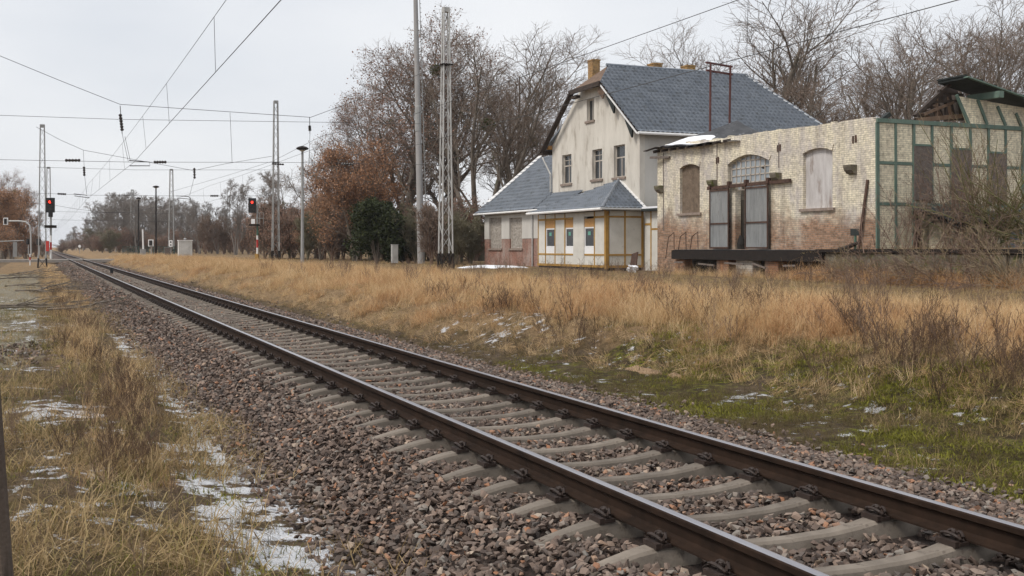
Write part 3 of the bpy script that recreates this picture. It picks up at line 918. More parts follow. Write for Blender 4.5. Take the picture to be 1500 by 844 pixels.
# barge boards
MB().beam((xl - OH, GF - .03, ZE - .12), (xm - hx, GF - .03, ZH - .10), .10, .30, up=(0, -1, 0)).build('barge_board', M['darkwood'], house)
MB().beam((xl - OH, GF + .02, ZE - .10), (xl - OH + .02, GF + 1.9, ZE - .10), .28, .30).build('barge_board', M['darkwood'], house)
MB().beam((xm - hx - .25, GF - .10, ZH - .12), (xm + hx + .15, GF - .10, ZH - .06), .10, .26).build('barge_board', M['darkwood'], house)
MB().beam((xm - hx - .1, GF + .1, ZH - .42), (xm - hx + .55, GF + .1, ZH - .40), .3, .16).build('purlin_end', M['darkwood'], house)
MB().beam((xr_ + OH, GF - .01, ZE - .06), (xm + hx, GF - .01, ZH - .08), .05, .08, up=(0, -1, 0)).build('barge_board', M['white'], house, 'thin white edge of the right verge')
MB().prism([(xm + hx - .1, GF + .04, ZH - .1), (xm + hx + .55, GF + .04, ZH - .55), (xm + hx + .25, GF + .04, ZH - .95), (xm + hx - .35, GF + .04, ZH - .45)], (0, .06, 0)).build('barge_scrap', M['brownwood'], house)
for t0, t1 in ((.10, .37), (.62, .84)):       # dark green brackets left under the right verge
    xa, za = xm + hx + (hw + OH - hx) * t0, ZH + (ZE - ZH) * t0 - .15
    xb, zb_ = xm + hx + (hw + OH - hx) * t1, ZH + (ZE - ZH) * t1 - .15
    MB().prism([(xa, GF + .08, za), (xb, GF + .08, zb_), (xb - .12, GF + .08, zb_ - .55), (xa + .2, GF + .08, za - .42)], (0, .1, 0)).build('verge_bracket', M['feltdark'], house)
pa = at_y(797, 205, YG); pb = at_y(812, 187, YG)
MB().prism([(xl - .45, YG - .25, ZE + .05), (xl - .02, YG - .25, ZE + .05), (xl - .02, YG - .25, ZE + .62), (xl - .12, YG - .25, ZE + .55)], (0, .9, 0)).build('soffit_board', M['osb'], house)
# gutter and pipes
MB().tube([(xr_ + OH + .07, GF, ZE - .02), (xr_ + OH + .07, YE, ZE - .02)], .08, 8).build('gutter', M['white'], house)
q0 = at_y(789, 232, YG - .3)
MB().tube([(xl - .9, YG - .25, q0.z), (xl + .02, YG - .13, q0.z - 1.1), (xl + .02, YG - .13, q0.z - 2.2), (xl + .02, YG - .13, 5.0)], .055, 8).build('downpipe', M['galv'], house)
for a, b, top, bot, yy in ((858.5, 881.5, 88, 118, YG + 1.1), (945, 973, 93.5, 118, YG + 5.5), (994, 1022, 96.5, 120, YG + 8.6)):
    pc = at_y((a + b) / 2, top, yy); w = (b - a) / 1596 * 64 / 2 * .9
    zt = pc.z
    ch = MB().box(pc.x - w * .72, pc.x + w * .72, yy - w * .6, yy + w * .6, ZR - 1.6, zt - .09).build('chimney', M['yellowbrick'], house)
    MB().box(pc.x - w * .78, pc.x + w * .78, yy - w * .66, yy + w * .66, zt - .088, zt).build('chimney_cap', M['yellowbrick'], ch)

# ---- tile-roofed side wing on the far left
YW = 28.4
wx0, wx1 = at_y(710, 340, YW).x, at_y(787.5, 340, 27.0).x - .02
wze = 3.72
wing = thing('station_wing', 'low side wing with bricked-up windows and blue-grey roof left of the station house', 'building', ((wx0 + wx1) / 2, YW, .1))
wg = []
for a, b in ((717, 735), (746.5, 765)):
    p0 = at_y(a, 364, YW); p1 = at_y(b, 318.5, YW); wg.append((p0.x, p1.x, p0.z, p1.z))
zs = at_y(745, 350, YW).z
lo = [(wx0, YW, .05), (wx1, YW, .05), (wx1, YW, zs), (wg[1][1], YW, zs), (wg[1][1], YW, wg[1][2]), (wg[1][0], YW, wg[1][2]), (wg[1][0], YW, zs),
      (wg[0][1], YW, zs), (wg[0][1], YW, wg[0][2]), (wg[0][0], YW, wg[0][2]), (wg[0][0], YW, zs), (wx0, YW, zs)]
MB().holed(lo, [], (0, .3, 0)).build('wall', M['brick_red'], wing, 'red brick base where the render has come off')
zs2 = zs + .004
up = [(wx0 + .01, YW - .02, zs2), (wg[0][0], YW - .02, zs2), (wg[0][0], YW - .02, wg[0][3]), (wg[0][1], YW - .02, wg[0][3]), (wg[0][1], YW - .02, zs2), (wg[1][0], YW - .02, zs2),
      (wg[1][0], YW - .02, wg[1][3]), (wg[1][1], YW - .02, wg[1][3]), (wg[1][1], YW - .02, zs2), (wx1, YW - .02, zs2), (wx1, YW - .02, wze - .08), (wx0 + .01, YW - .02, wze - .08)]
MB().holed(up, [], (0, .3, 0)).build('wall', M['plaster_grey'], wing, 'grey render above the brick base')
MB().prism([(wx0, YW + .3, .05), (wx0, YW + 9.3, .05), (wx0, YW + 9.3, wze), (wx0, YW + 4.8, 7.6), (wx0, YW + .3, wze)], (.25, 0, 0)).build('wall', M['plaster'], wing)
for w in wg:
    f = MB().box(w[0], w[1], YW + .1, YW + .16, w[2], w[3]).build('bricked_window', M['blocks'], wing)
    MB().box(w[0] - .1, w[1] + .1, YW - .09, YW + .09, w[2] - .12, w[2] - .003).build('sill', M['sill'], f)
we0 = at_y(696, 313, YW - .35).x
wV = math.hypot(4.9, 4.1); wvy, wvz = 4.9 / wV, 4.1 / wV
wxe = xl - .03
tiled_part('roof', wing, ((wxe, YW - .35, wze), (-1, 0, 0), (0, wvy, wvz), (0, -wvz, wvy), wV, lambda v: 0.0, lambda v: wxe - we0), M['tile'], cw=.26)
vlow = (YG - YW + .33) / wvy
tiled_part('roof', wing, ((wx1 + 1.6, YW - .35, wze), (-1, 0, 0), (0, wvy, wvz), (0, -wvz, wvy), vlow, lambda v: 0.0, lambda v: wx1 + 1.58 - wxe), M['tile'], cw=.26)
MB().prism([(we0 + .1, YW - .3, wze - .06), (wxe - .02, YW - .3, wze - .06), (wxe - .02, YW + 4.5, wze + 4.02), (we0 + .1, YW + 4.5, wze + 4.02)], (0, 0, -.05)).build('roof_boarding', M['darkwood'], wing)
MB().prism([(we0, YW + 4.6, wze + 4.1), (wxe, YW + 4.6, wze + 4.1), (wxe, YW + 9.6, wze), (we0, YW + 9.6, wze)], (0, 0, -.1)).build('roof', M['tile'], wing)
bp = at_y(787, 231, YW + 4.2)
MB().prism([(we0 - .02, YW + .75, wze + .95), (we0 - .02, YW + 4.75, wze + 4.32), (we0 - .02, YW + 4.75, wze + 3.80), (we0 - .02, YW + 1.1, wze + .65)], (-.05, 0, 0)).build('barge_board', M['white'], wing, 'wide white barge board')
MB().prism([(we0 + .5, YW + .55, wze + .86), (we0 - .1, YW + .55, wze + .86), (we0 - .1, YW + 4.6, wze + 4.22), (we0 + .5, YW + 4.6, wze + 4.22)], (0, 0, .05)).build('verge_board', M['white'], wing)
for k in range(4):
    zz = wze + .12 + k * .2; yy = YW - .3 + k * .24
    MB().beam((we0 - .25 + k * .05, yy, zz), (we0 + .6, yy, zz), .05, .04).build('batten', M['darkwood'], wing)
MB().tube([(we0 - .05, YW - .43, wze - .02), (wx1 + .02, YW - .43, wze - .02)], .07, 8).build('gutter', M['white'], wing)
MB().tube([(at_y(781.5, 340, YW).x, YW - .08, wze - .05), (at_y(781.5, 340, YW).x, YW - .08, .2)], .05, 8).build('downpipe', M['galv'], wing)

# ---- half-timbered annex in front of the gable
YA = 27.0
ax0, ax1 = at_y(787.5, 340, YA).x, at_y(888, 340, YA).x
ZA0, ZAE = .22, 3.42
annex = thing('timbered_annex', 'small half-timbered annex with ochre beams and hipped tiled roof before the gable', 'building', ((ax0 + ax1) / 2, YA, ZA0))
fx = [at_y(p, 340, YA).x for p in (788.2, 798.7, 812.7, 827, 840.2, 854.8, 870.4, 886.6)]
zt_, zm_, zs_ = at_y(885, 317.5, YA).z, at_y(885, 373.5, YA).z, at_y(885, 390.5, YA).z
wz0, wz1, wz2 = at_y(835, 362.5, YA).z, at_y(835, 333.5, YA).z, at_y(835, 326.5, YA).z
wbays = (1, 3, 5)
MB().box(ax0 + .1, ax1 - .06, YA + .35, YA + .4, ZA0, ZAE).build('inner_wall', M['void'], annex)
for k in range(7):                                    # infill panels, bay by bay
    a, b = fx[k] + .05, fx[k + 1] - .05
    if k in wbays:
        MB().box(a, b, YA + .02, YA + .2, zs_ + .06, zm_ - .04).build('infill_panel', M['panel'], annex)
        MB().box(a, b, YA + .02, YA + .2, zt_ + .06, ZAE - .1).build('infill_panel', M['panel'], annex)
        MB().box(a, b, YA + .03, YA + .2, wz1 + .003, zt_ - .06).build('lintel_board', M['osb'], annex)
        wn = MB()
        t = .075
        wn.box(a, b, YA + .04, YA + .12, wz0, wz0 + t).box(a, b, YA + .04, YA + .12, wz1 - t, wz1).box(a, a + t, YA + .04, YA + .12, wz0 + t, wz1 - t).box(b - t, b, YA + .04, YA + .12, wz0 + t, wz1 - t)
        wn = wn.build('window', M['upvc'], annex)
        MB().box(a + t, b - t, YA + .08, YA + .09, wz0 + t, wz1 - t).build('pane', M['glass'], wn)
        MB().box(a + .3 * (b - a), a + .56 * (b - a), YA + .07, YA + .077, wz0 + .60 * (wz1 - wz0), wz0 + .78 * (wz1 - wz0)).build('sticker', M['sticker'], wn)
        MB().box(a, b, YA + .03, YA + .2, zm_ + .04, wz0 - .003).build('apron_panel', M['upvc'], wn)
    else:
        full = k == 4
        for z0, z1 in (((zs_ + .06, ZAE - .1),) if full else ((zs_ + .06, zm_ - .04), (zm_ + .04, zt_ - .05), (zt_ + .05, ZAE - .1))):
            MB().box(a - (.09 if full else 0), b + (.09 if full else 0), YA + (-.004 if full else .02), YA + .2, z0, z1).build('infill_panel', M['panel'], annex)
for k, xx in enumerate(fx):
    w = .075 if k == 7 else .045
    if k == 7: MB().box(xx - .09, xx + .09, YA - .02, YA + .16, ZA0 + .06, ZAE - .06).build('corner_post', M['ochre'], annex)
    elif k not in (4, 5): MB().box(xx - w, xx + w, YA, YA + .18, zs_ + .05, ZAE - .1).build('post', M['ochre'], annex)
MB().box(fx[0] - .045, fx[4] - .1, YA - .006, YA + .15, zt_ - .055, zt_ + .055).build('rail', M['ochre'], annex)
MB().box(fx[6] + .0, fx[7] - .1, YA - .006, YA + .15, zt_ - .055, zt_ + .055).build('rail', M['ochre'], annex)
MB().box(fx[0] - .045, fx[4] - .1, YA - .006, YA + .15, zm_ - .045, zm_ + .045).build('rail', M['ochre'], annex)
MB().box(fx[5] + .09, fx[7] - .1, YA - .006, YA + .15, zm_ - .045, zm_ + .045).build('rail', M['ochre'], annex)
MB().box(ax0 - .02, ax1 + .012, YA - .012, YA + .2, zs_ - .07, zs_ + .055).build('sill_beam', M['ochre'], annex)
MB().box(ax0 + .1, ax1 - .1, YA + .04, YA + .3, 0.0, zs_ - .072).build('plinth', M['darkwood'], annex)
# right-hand side wall
ya_end = YG
py1 = YA + (YG - YA) * .50
for y0, y1 in ((YA + .21, py1 - .05), (py1 + .05, YG - .14)):
    for z0, z1 in ((zs_ + .06, zm_ - .04), (zm_ + .04, zt_ - .05), (zt_ + .05, ZAE - .1)):
        MB().box(ax1 - .2, ax1 - .02, y0, y1, z0, z1).build('infill_panel', M['panel'], annex)
MB().box(ax1 - .2, ax1, py1 - .045, py1 + .045, zs_ + .05, ZAE - .1).build('post', M['ochre'], annex)
MB().box(ax1 - .2, ax1 + .01, YG - .14, YG - .004, zs_, ZAE - .1).build('corner_post', M['ochre'], annex)
for zz in (zt_, zm_): MB().box(ax1 - .16, ax1 + .006, YA + .17, YG - .15, zz - .045, zz + .045).build('rail', M['ochre'], annex)
MB().box(ax1 - .2, ax1 + .012, YA + .21, YG - .01, zs_ - .07, zs_ + .055).build('sill_beam', M['ochre'], annex)
MB().box(ax1 - .3, ax1 - .05, YA + .31, YG - .01, 0.0, zs_ - .072).build('plinth', M['darkwood'], annex)
# roof: eaves corners and the apex on the gable wall
ex0, ex1, ey = ax0 - .35, ax1 + .32, YA - .42
ap = at_y(907, 264.5, YG - .02)
run = ap.y - ey; rise = ap.z - ZAE; AV = math.hypot(run, rise)
tiled_part('roof', annex, ((ex0, ey, ZAE), (1, 0, 0), (0, run / AV, rise / AV), (0, -rise / AV, run / AV), AV,
           lambda v: (ap.x - ex0) * v / AV, lambda v: (ex1 - ex0) + (ap.x - ex1) * v / AV), M['tile'], cw=.24, ch=.33, amp=.04, step=.07)
r2 = ex1 - ap.x; BV = math.hypot(r2, rise)
tiled_part('roof', annex, ((ex1, ey, ZAE), (0, 1, 0), (-r2 / BV, 0, rise / BV), (rise / BV, 0, r2 / BV), BV,
           lambda v: run * v / BV, lambda v: run), M['tile'], cw=.24, ch=.33, amp=.04, step=.07)
MB().tube([(ex1, ey, ZAE + .05), (ap.x, ap.y, ap.z + .06)], .085, 8).build('hip_tiles', M['tile'], annex)
MB().beam((ex1 + .02, YG - .05, ZAE + .06), (ap.x, YG - .05, ap.z + .10), .06, .14, up=(0, -1, 0)).build('flashing', M['white'], annex)
MB().prism([(ex0, ey + .03, ZAE - .04), (ex1, ey + .03, ZAE - .04), (ap.x, ap.y, ap.z - .06)], (0, 0, -.04)).build('roof_boarding', M['darkwood'], annex)
MB().prism([(ex1 - .03, ey, ZAE - .05), (ex1 - .03, YG - .01, ZAE - .05), (ap.x, ap.y, ap.z - .07)], (0, 0, -.04)).build('roof_boarding', M['darkwood'], annex)
MB().tube([(ex0 - .1, ey - .08, ZAE - .02), (ex1 + .07, ey - .08, ZAE - .01)], .075, 8).build('gutter', M['white'], annex)
MB().tube([(ex1 + .07, ey - .06, ZAE - .012), (ex1 + .07, YG - .05, ZAE - .012)], .065, 8).build('gutter', M['galv'], annex)
MB().box(ax0, ax1, YA + .02, YA + .2, ZAE - .098, ZAE - .045).build('wall_plate', M['darkwood'], annex)
MB().box(ax1 - .2, ax1 - .01, YA + .202, YG, ZAE - .098, ZAE - .047).build('wall_plate', M['darkwood'], annex)

# ---- link building between annex and shed
YL = YG - .06
lx0, lx1 = ax1 + .02, at_y(975, 340, YL).x
linkb = thing('link_building', 'narrow pale link with ochre beams and flat snowy roof beside the brick shed', 'building', ((lx0 + lx1) / 2, YL, .2))
pz = [at_y(955, v, YL).z for v in (391, 364, 340, 330.5, 306)]
cols = [at_y(v, 340, YL).x for v in (944.5, 953, 954.5, 974)]
MB().box(cols[0], cols[1], YL, YL + .18, .2, pz[2] + .35).build('infill_panel', M['panel'], linkb)
MB().box(cols[0], cols[1], YL, YL + .18, pz[2] + .47, 3.3).build('infill_panel', M['panel'], linkb)
MB().box(cols[2], cols[3], YL, YL + .18, .2, pz[2] + .1).build('infill_panel', M['panel'], linkb)
MB().box(cols[2], cols[3], YL, YL + .18, pz[2] + .2, 3.3).build('infill_panel', M['panel'], linkb)
MB().box(cols[1] + .004, cols[2] - .004, YL - .02, YL + .17, .25, 3.3).build('post', M['ochre'], linkb)
MB().box(cols[0] + .01, cols[1], YL - .015, YL + .17, pz[2] + .355, pz[2] + .465).build('rail', M['ochre'], linkb)
MB().box(cols[2], cols[3], YL - .015, YL + .17, pz[2] + .105, pz[2] + .195).build('rail', M['ochre'], linkb)
MB().box(lx0 - .0, lx1 + .2, YL - .35, YL + 2.6, 3.31, 3.43).build('roof', M['feltdark'], linkb)
MB().box(lx0 + .45, lx1 + .2, YL - .33, YL + 1.2, 3.434, 3.53).build('roof_snow', M['snow'], linkb)
# ------------------------------------------------------------------ brick freight shed
YS = 27.0
sx0, sx1 = at_y(963, 300, YS).x, at_y(1283, 300, YS).x
ZD = 1.34                                       # platform level
SB = YS + 7.6                                   # back of the shed
shed = thing('freight_shed', 'ruined brick freight shed with peeling cream paint and half-timbered end wall', 'shed', ((sx0 + sx1) / 2, YS, .2))
def arch(px0, px1, pyb, pyt, rise_px, y=YS, n=10):
    """opening with a segmental arch; pixel box on the front wall"""
    p0 = at_y(px0, pyb, y); p1 = at_y(px1, pyb, y); zt = at_y((px0 + px1) / 2, pyt, y).z
    rz = rise_px / 1596 * 45
    zb = (p0.z + p1.z) / 2
    pts = [(p0.x, y, zb), (p1.x, y, zb)]
    xm_, w = (p0.x + p1.x) / 2, (p1.x - p0.x) / 2
    for k in range(n + 1):
        u = 1 - 2 * k / n
        pts.append((xm_ + w * u, y, zt - rz * u * u))
    return pts, p0.x, p1.x, zb, zt, zt - rz
A1 = arch(996, 1025, 312, 240.5, 6)
A3 = arch(1176.5, 1219.5, 305, 217, 5.5)
dp0, dp1 = at_y(1066, 300, YS).x, at_y(1127, 300, YS).x
AD = arch(1066, 1127, 362, 226.5, 12)
AD = ([(p[0], p[1], ZD + .01) if i < 2 else p for i, p in enumerate(AD[0])],) + AD[1:]
# ragged top of the wall
top = []
n_ = 60
for k in range(n_ + 1):
    x = sx1 + (sx0 - sx1) * k / n_
    zt = 6.02 + .22 * k / n_ + (fbm(np.array([x]), np.array([0.]), .9, 77)[0] - .5) * .10
    if random.random() < .12: zt -= .05
    top.append((x, YS, zt))
outer = [(sx0, YS, .1), (sx1, YS, .1)] + top
MB().holed(outer, [A1[0], AD[0], A3[0]], (0, .38, 0)).build('wall', M['brick_shed'], shed, 'track-side brick wall with ragged top and peeling paint')
# wall crown: loose bricks left standing on the wall head
for k in range(12):
    x = random.uniform(sx0 + .1, sx1 - .2); zt = 6.02 + .22 * (sx1 - x) / (sx1 - sx0)
    o = MB().box(x, x + .24, YS + .03, YS + .15, zt - .12, zt + random.uniform(.0, .05)).build('brick', M['brick_shed'], shed)
MB().box(sx0, sx0 + .38, YS + .382, SB, .1, 6.0).build('wall', M['brick_shed'], shed)
MB().box(sx0 + .385, sx1 - .2, SB - .38, SB, .1, 5.9).build('wall', M['inside'], shed)
MB().box(sx0 + .39, sx1 - .3, YS + .39, SB - .39, ZD - .12, ZD - .02).build('floor_slab', M['inside'], shed)
MB().box(dp1 - 5.4, dp1 + 2.5, YS + .55, YS + .62, ZD, 3.45).build('inner_wall', M['inside'], shed)
# relieving arches, sills, boards
def arch_ring(A, name='arch_ring', proud=.035, th=.24):
    pts = A[0][2:]
    inn = [Vector((p[0], YS - proud, p[2])) for p in pts]
    xm_ = (A[1] + A[2]) / 2; zc = A[4] - 2.4
    outp = [p + (p - Vector((xm_, p.y, zc))).normalized() * th for p in inn]
    b = MB()
    for i in range(len(inn) - 1):
        b.prism([inn[i], inn[i + 1], outp[i + 1], outp[i]], (0, proud + .02, 0))
    b.build(name, M['brick_shed'], shed)
for A in (A1, AD, A3): arch_ring(A)
for A, mm in ((A1, 'board_red'), (A3, 'board_pale')):
    pts = [(p[0], YS + .13, p[2]) for p in A[0]]
    bd = MB().prism(pts, (0, .04, 0)).build('window_board', M[mm], shed, 'brown rotten board filling the arched window' if mm == 'board_red' else 'pale stained board filling the arched window')
    MB().box(A[1] - .14, A[2] + .16, YS - .10, YS + .128, A[3] - .11, A[3] - .004).build('sill', M['sill'], bd)
# fanlight above the door
fz0 = at_y(1098, 277, YS).z
fan = MB()
fx0, fx1 = at_y(1071, 270, YS + .12).x, at_y(1127, 270, YS + .12).x
def archz(x):
    u = (x - (AD[1] + AD[2]) / 2) / ((AD[2] - AD[1]) / 2)
    return AD[4] - (AD[4] - AD[5]) * u * u - .02
for k in range(9):
    x = fx0 + (fx1 - fx0) * k / 8
    fan.beam((x, YS + .17, fz0), (x, YS + .17, archz(x)), .05, .05)
for k in range(5):
    z = fz0 + (AD[5] - fz0) * k / 3.6
    xa, xb = fx0, fx1
    if k == 4:
        xa, xb = fx0 + .5, fx1 - .35
    fan.beam((xa, YS + .165, z), (xb, YS + .165, z), .04, .045)
fanw = fan.build('fanlight_window', M['oldwin'], shed, 'arched iron fanlight with small panes painted grey for the reflected sky')
for k in range(8):
    for j in range(4):
        xa, xb = fx0 + (fx1 - fx0) * k / 8, fx0 + (fx1 - fx0) * (k + 1) / 8
        za = fz0 + (AD[5] - fz0) * j / 3.6; zb_ = fz0 + (AD[5] - fz0) * (j + 1) / 3.6
        if j == 3: zb_ = min(archz(xa), archz(xb))
        if zb_ - za < .05 or (k, j) in ((2, 0), (7, 0)): continue
        if (k, j) == (6, 2):      # broken pane
            MB().prism([(xa, YS + .175, za), (xb, YS + .175, za), (xb, YS + .175, za + .15), (xa + .12, YS + .175, za + .2), (xa, YS + .175, zb_)], (0, .004, 0)).build('pane', M['glass_sky_tone'], fanw, 'broken pane')
            continue
        MB().box(xa, xb, YS + .175 + random.uniform(0, .006), YS + .181, za, zb_).build('pane', M['glass_sky_tone'], fanw)
# sliding door: hanging rail and two corrugated leaves
rl0, rl1 = at_y(1036.5, 273, YS - .12), at_y(1157.5, 270, YS - .12)
zr = at_y(1070, 274, YS - .12).z
MB().beam((rl0.x, YS - .11, zr + .02), (rl1.x, YS - .11, zr + .05), .10, .14).build('door_rail', M['rustiron'], shed)
def leaf(px0, px1, tilt):
    a, b = at_y(px0, 300, YS - .16).x, at_y(px1, 300, YS - .16).x
    z0, z1 = ZD + .05, zr - .08
    V, F = [], []; n = int((b - a) / .031)
    for k in range(n + 1):
        x = a + (b - a) * k / n; yy = YS - .17 + .042 * math.sin(k * math.pi / 2)
        V += [(x, yy, z0), (x, yy, z1)]
    F = [(2 * k, 2 * k + 2, 2 * k + 3, 2 * k + 1) for k in range(n)]
    d = MB().add(V, F).build('sliding_door', M['sheet'], shed, 'grey corrugated iron door leaf in a rusty frame', fix=False)
    for zz in (z0 + .02, z0 + (z1 - z0) * .42, z1 - .03):
        MB().beam((a, YS - .205, zz), (b, YS - .205, zz), .03, .07).build('crossbar', M['rustiron'], d)
    for xx in (a, b):
        MB().beam((xx, YS - .18, z0), (xx, YS - .18, z1 + .12), .05, .05).build('door_stile', M['rustiron'], d)
        MB().box(xx - .07, xx + .07, YS - .22, YS - .05, z1 + .1, z1 + .32).build('hanger', M['rustiron'], d)
    MB().tube([(a + .12, YS - .24, z0 + 1.0), (a + .12, YS - .27, z0 + 1.1), (a + .12, YS - .24, z0 + 1.25)], .014, 6).build('handle', M['rustiron'], d)
leaf(1040.5, 1067.5, 0)
leaf(1092.5, 1125, 0)
MB().box(at_y(1069, 300, YS).x, at_y(1076.5, 300, YS).x, YS + .02, YS + .3, ZD + .01, zr).build('door_jamb', M['brick_shed'], shed)
rb = at_y(1085, 355, YS + .3)
MB().lathe((rb.x, YS + .3, ZD), [(.19, 0), (.2, .25), (.15, .42), (.09, .55), (.05, .6)], 9).build('rubbish_heap', M['void'], shed)
# stone corbels that carried the awning, with the wall marks above
for px_c, py_c, dx in ((970, 231, 1), (969, 277, 0), (1047, 269, 0), (1140.5, 259, 0), (1250, 248, 0)):
    c = at_y(px_c, py_c, YS)
    if dx:   # a bent gutter stub
        MB().beam((c.x - .45, YS - .35, c.z + .02), (c.x + .75, YS - .02, c.z - .04), .16, .10).build('gutter_stub', M['board'], shed)
    else:
        b = MB(); pf = [(.02, -.20), (-.14, -.16), (-.26, -.04), (-.30, .08), (-.30, .15), (.02, .15)]
        b.prism([(c.x - .2, YS + a, c.z + z) for a, z in pf], (.40, 0, 0)).build('corbel', M['mossstone'], shed)
for px_c, py_c in ((1251.5, 204), (1051, 235), (1141, 217)):
    c = at_y(px_c, py_c, YS)
    MB().box(c.x - .09, c.x - .02, YS - .03, YS + .05, c.z - .15, c.z + .12).build('anchor_plate', M['rustiron'], shed)
    MB().box(c.x + .05, c.x + .13, YS - .03, YS + .05, c.z - .12, c.z + .14).build('anchor_plate', M['rustiron'], shed)
for px_c, z0, z1 in ((972, 2.2, 5.9), (1050.5, 3.7, 5.9), (1141, 4.6, 5.6)):   # rusty pipe stains' old brackets: thin strips of iron
    c = at_y(px_c, 280, YS)
    MB().box(c.x - .03, c.x + .03, YS - .012, YS + .02, z0, z1).build('iron_strip', M['board'], shed)
# remaining roof over the left part: felt with old snow, eaves board
yR = YS + 3.8
rp = at_y(1080, 176.5, yR); rend = at_y(1150, 190, yR).x
def tent(x):
    if x < rp.x: return .30 + .70 * (x - (sx0 - .25)) / (rp.x - sx0 + .25)
    return max(0.0, 1 - .95 * (x - rp.x) / (rend - rp.x))
def roof_sheet(name, u0, u1, v0, v1f, lift, mat, label=None, nu=30, nv=10, seed=31, thick=.08):
    V = []; F = []
    for i in range(nu + 1):
        x = u0 + (u1 - u0) * i / nu
        for j in range(nv + 1):
            v = v0 + (v1f(x) - v0) * j / nv
            xs_ = x + (random.uniform(-.4, .15) if i == nu and name == 'roof' else 0)
            y = YS - .32 + 4.12 * v
            z = 6.11 + (rp.z - 6.11) * v * tent(x) + lift - .12 * max(0, x - rp.x) / 3
            z += (fbm(np.array([x]), np.array([y]), .8, seed)[0] - .5) * .10
            V.append((xs_, y, z))
    for i in range(nu):
        for j in range(nv):
            a = i * (nv + 1) + j; F.append((a, a + nv + 1, a + nv + 2, a + 1))
    m = MB().add(V, F); m.add([(a, b, c - thick) for a, b, c in V], [tuple(reversed(f)) for f in F])
    return m.build(name, M[mat], shed, label, fix=False)
roof_sheet('roof', sx0 - .25, at_y(1150, 190, yR).x, 0.0, lambda x: 1.0, 0, 'felt', 'sagging dark felt roof over the left part')
roof_sheet('roof_snow', sx0 + .2, at_y(1108, 190, YS + .8).x, .02, lambda x: .12 + .5 * float(fbm(np.array([x]), np.array([0.]), 1.3, 14)[0]) * min(1, max(.1, (x - sx0) * .5)), .035, 'snow', thick=.03)
MB().prism([(sx0 - .2, yR, rp.z - .9), (rp.x, yR, rp.z - .06), (rend, yR, 6.0), (rend, SB + .3, 5.9), (sx0 - .2, SB + .3, 5.9)], (0, 0, -.1)).build('roof', M['feltdark'], shed)
for k in range(9):
    x = sx0 + .2 + k * .72
    MB().beam((x, YS - .34, 5.93), (x, YS + .1, 6.02), .09, .12).build('rafter_end', M['darkwood'], shed)
MB().beam((sx0 - .45, YS - .42, 6.02), (sx0 + .5, YS - .32, 6.14), .2, .03).build('loose_board', M['darkwood'], shed)

# half-timbered end wall (faces the camera side)
XE = sx1
pp = [at_x(v, 260, XE).y for v in (1285.2, 1311.3, 1337, 1364, 1392, 1421, 1446.5, 1472.5, 1497)]
pp.append(pp[-1] + .92)
zT, zR1, zR2, zS = 5.93, 4.42, 2.97, ZD + .05
MB().box(XE - .38, XE - .06, YS + .385, SB - .385, .1, zT - .1).build('wall', M['brick_infill'], shed)
MB().prism([(XE - .34, YS - .003, .1), (XE + .012, YS - .003, .1), (XE + .012, YS - .003, 5.95), (XE - .34, YS - .003, 5.95)], (0, .36, 0)).build('corner_pier', M['brick_shed'], shed)
pp = [max(p, YS + .42) if i == 0 else p for i, p in enumerate(pp)]
pp[0] = YS + .06
boards = (2, 4, 6)
for k in range(9):
    a, b = pp[k] + .055, pp[k + 1] - .055
    if k == 0: a = YS + .37 if False else pp[0] + .065
    for z0, z1 in ((zS, zR2 - .06), (zR2 + .06, zR1 - .06), (zR1 + .06, zT - .1)):
        if k in boards and z0 > zR2 and z0 < zR1: continue
        MB().box(XE - .058, XE + random.uniform(.018, .03), a, b, z0, z1).build('infill_panel', M['brick_infill'], shed)
    if k in boards:
        zb0, zb1 = at_x(1350, 293.5, XE).z, at_x(1350, 214.5, XE).z
        zb1 -= .12 * boards.index(k) * .6
        MB().box(XE + .0, XE + .075, a - .05, b + .05, zb0, (zb0 + zb1) / 2 - .004).build('window_board', M['board'], shed)
        MB().box(XE + .0, XE + .075, a - .05, b + .05, (zb0 + zb1) / 2 + .004, zb1).build('window_board', M['board'], shed)
        MB().box(XE - .03, XE + .085, a - .06, b + .06, zb1 + .004, zb1 + .075).build('window_head', M['green'], shed)
for k, y in enumerate(pp):
    w = .05 if k else .07
    t = random.uniform(-.03, .03)
    MB().prism([(XE + .0, y - w, zS), (XE + .0, y + w, zS), (XE, y + w + t, zT - .1), (XE, y - w + t, zT - .1)], (.06, 0, 0)).build('post', M['green'] if k not in (1, 3) else M['green'], shed)
def rails(z, segs):
    for i, j in segs:
        MB().box(XE - .02, XE + .052, pp[i] + .05, pp[j] - .05, z - .05, z + .05).build('rail', M['green'], shed)
rails(zR1, ((0, 2), (3, 4), (5, 6), (7, 9)))
rails(zR2, ((0, 2), (2, 4), (4, 6), (6, 9)))
MB().box(XE - .1, XE + .09, YS + .0, SB, zT - .098, zT + .05).build('wall_plate', M['green'], shed)
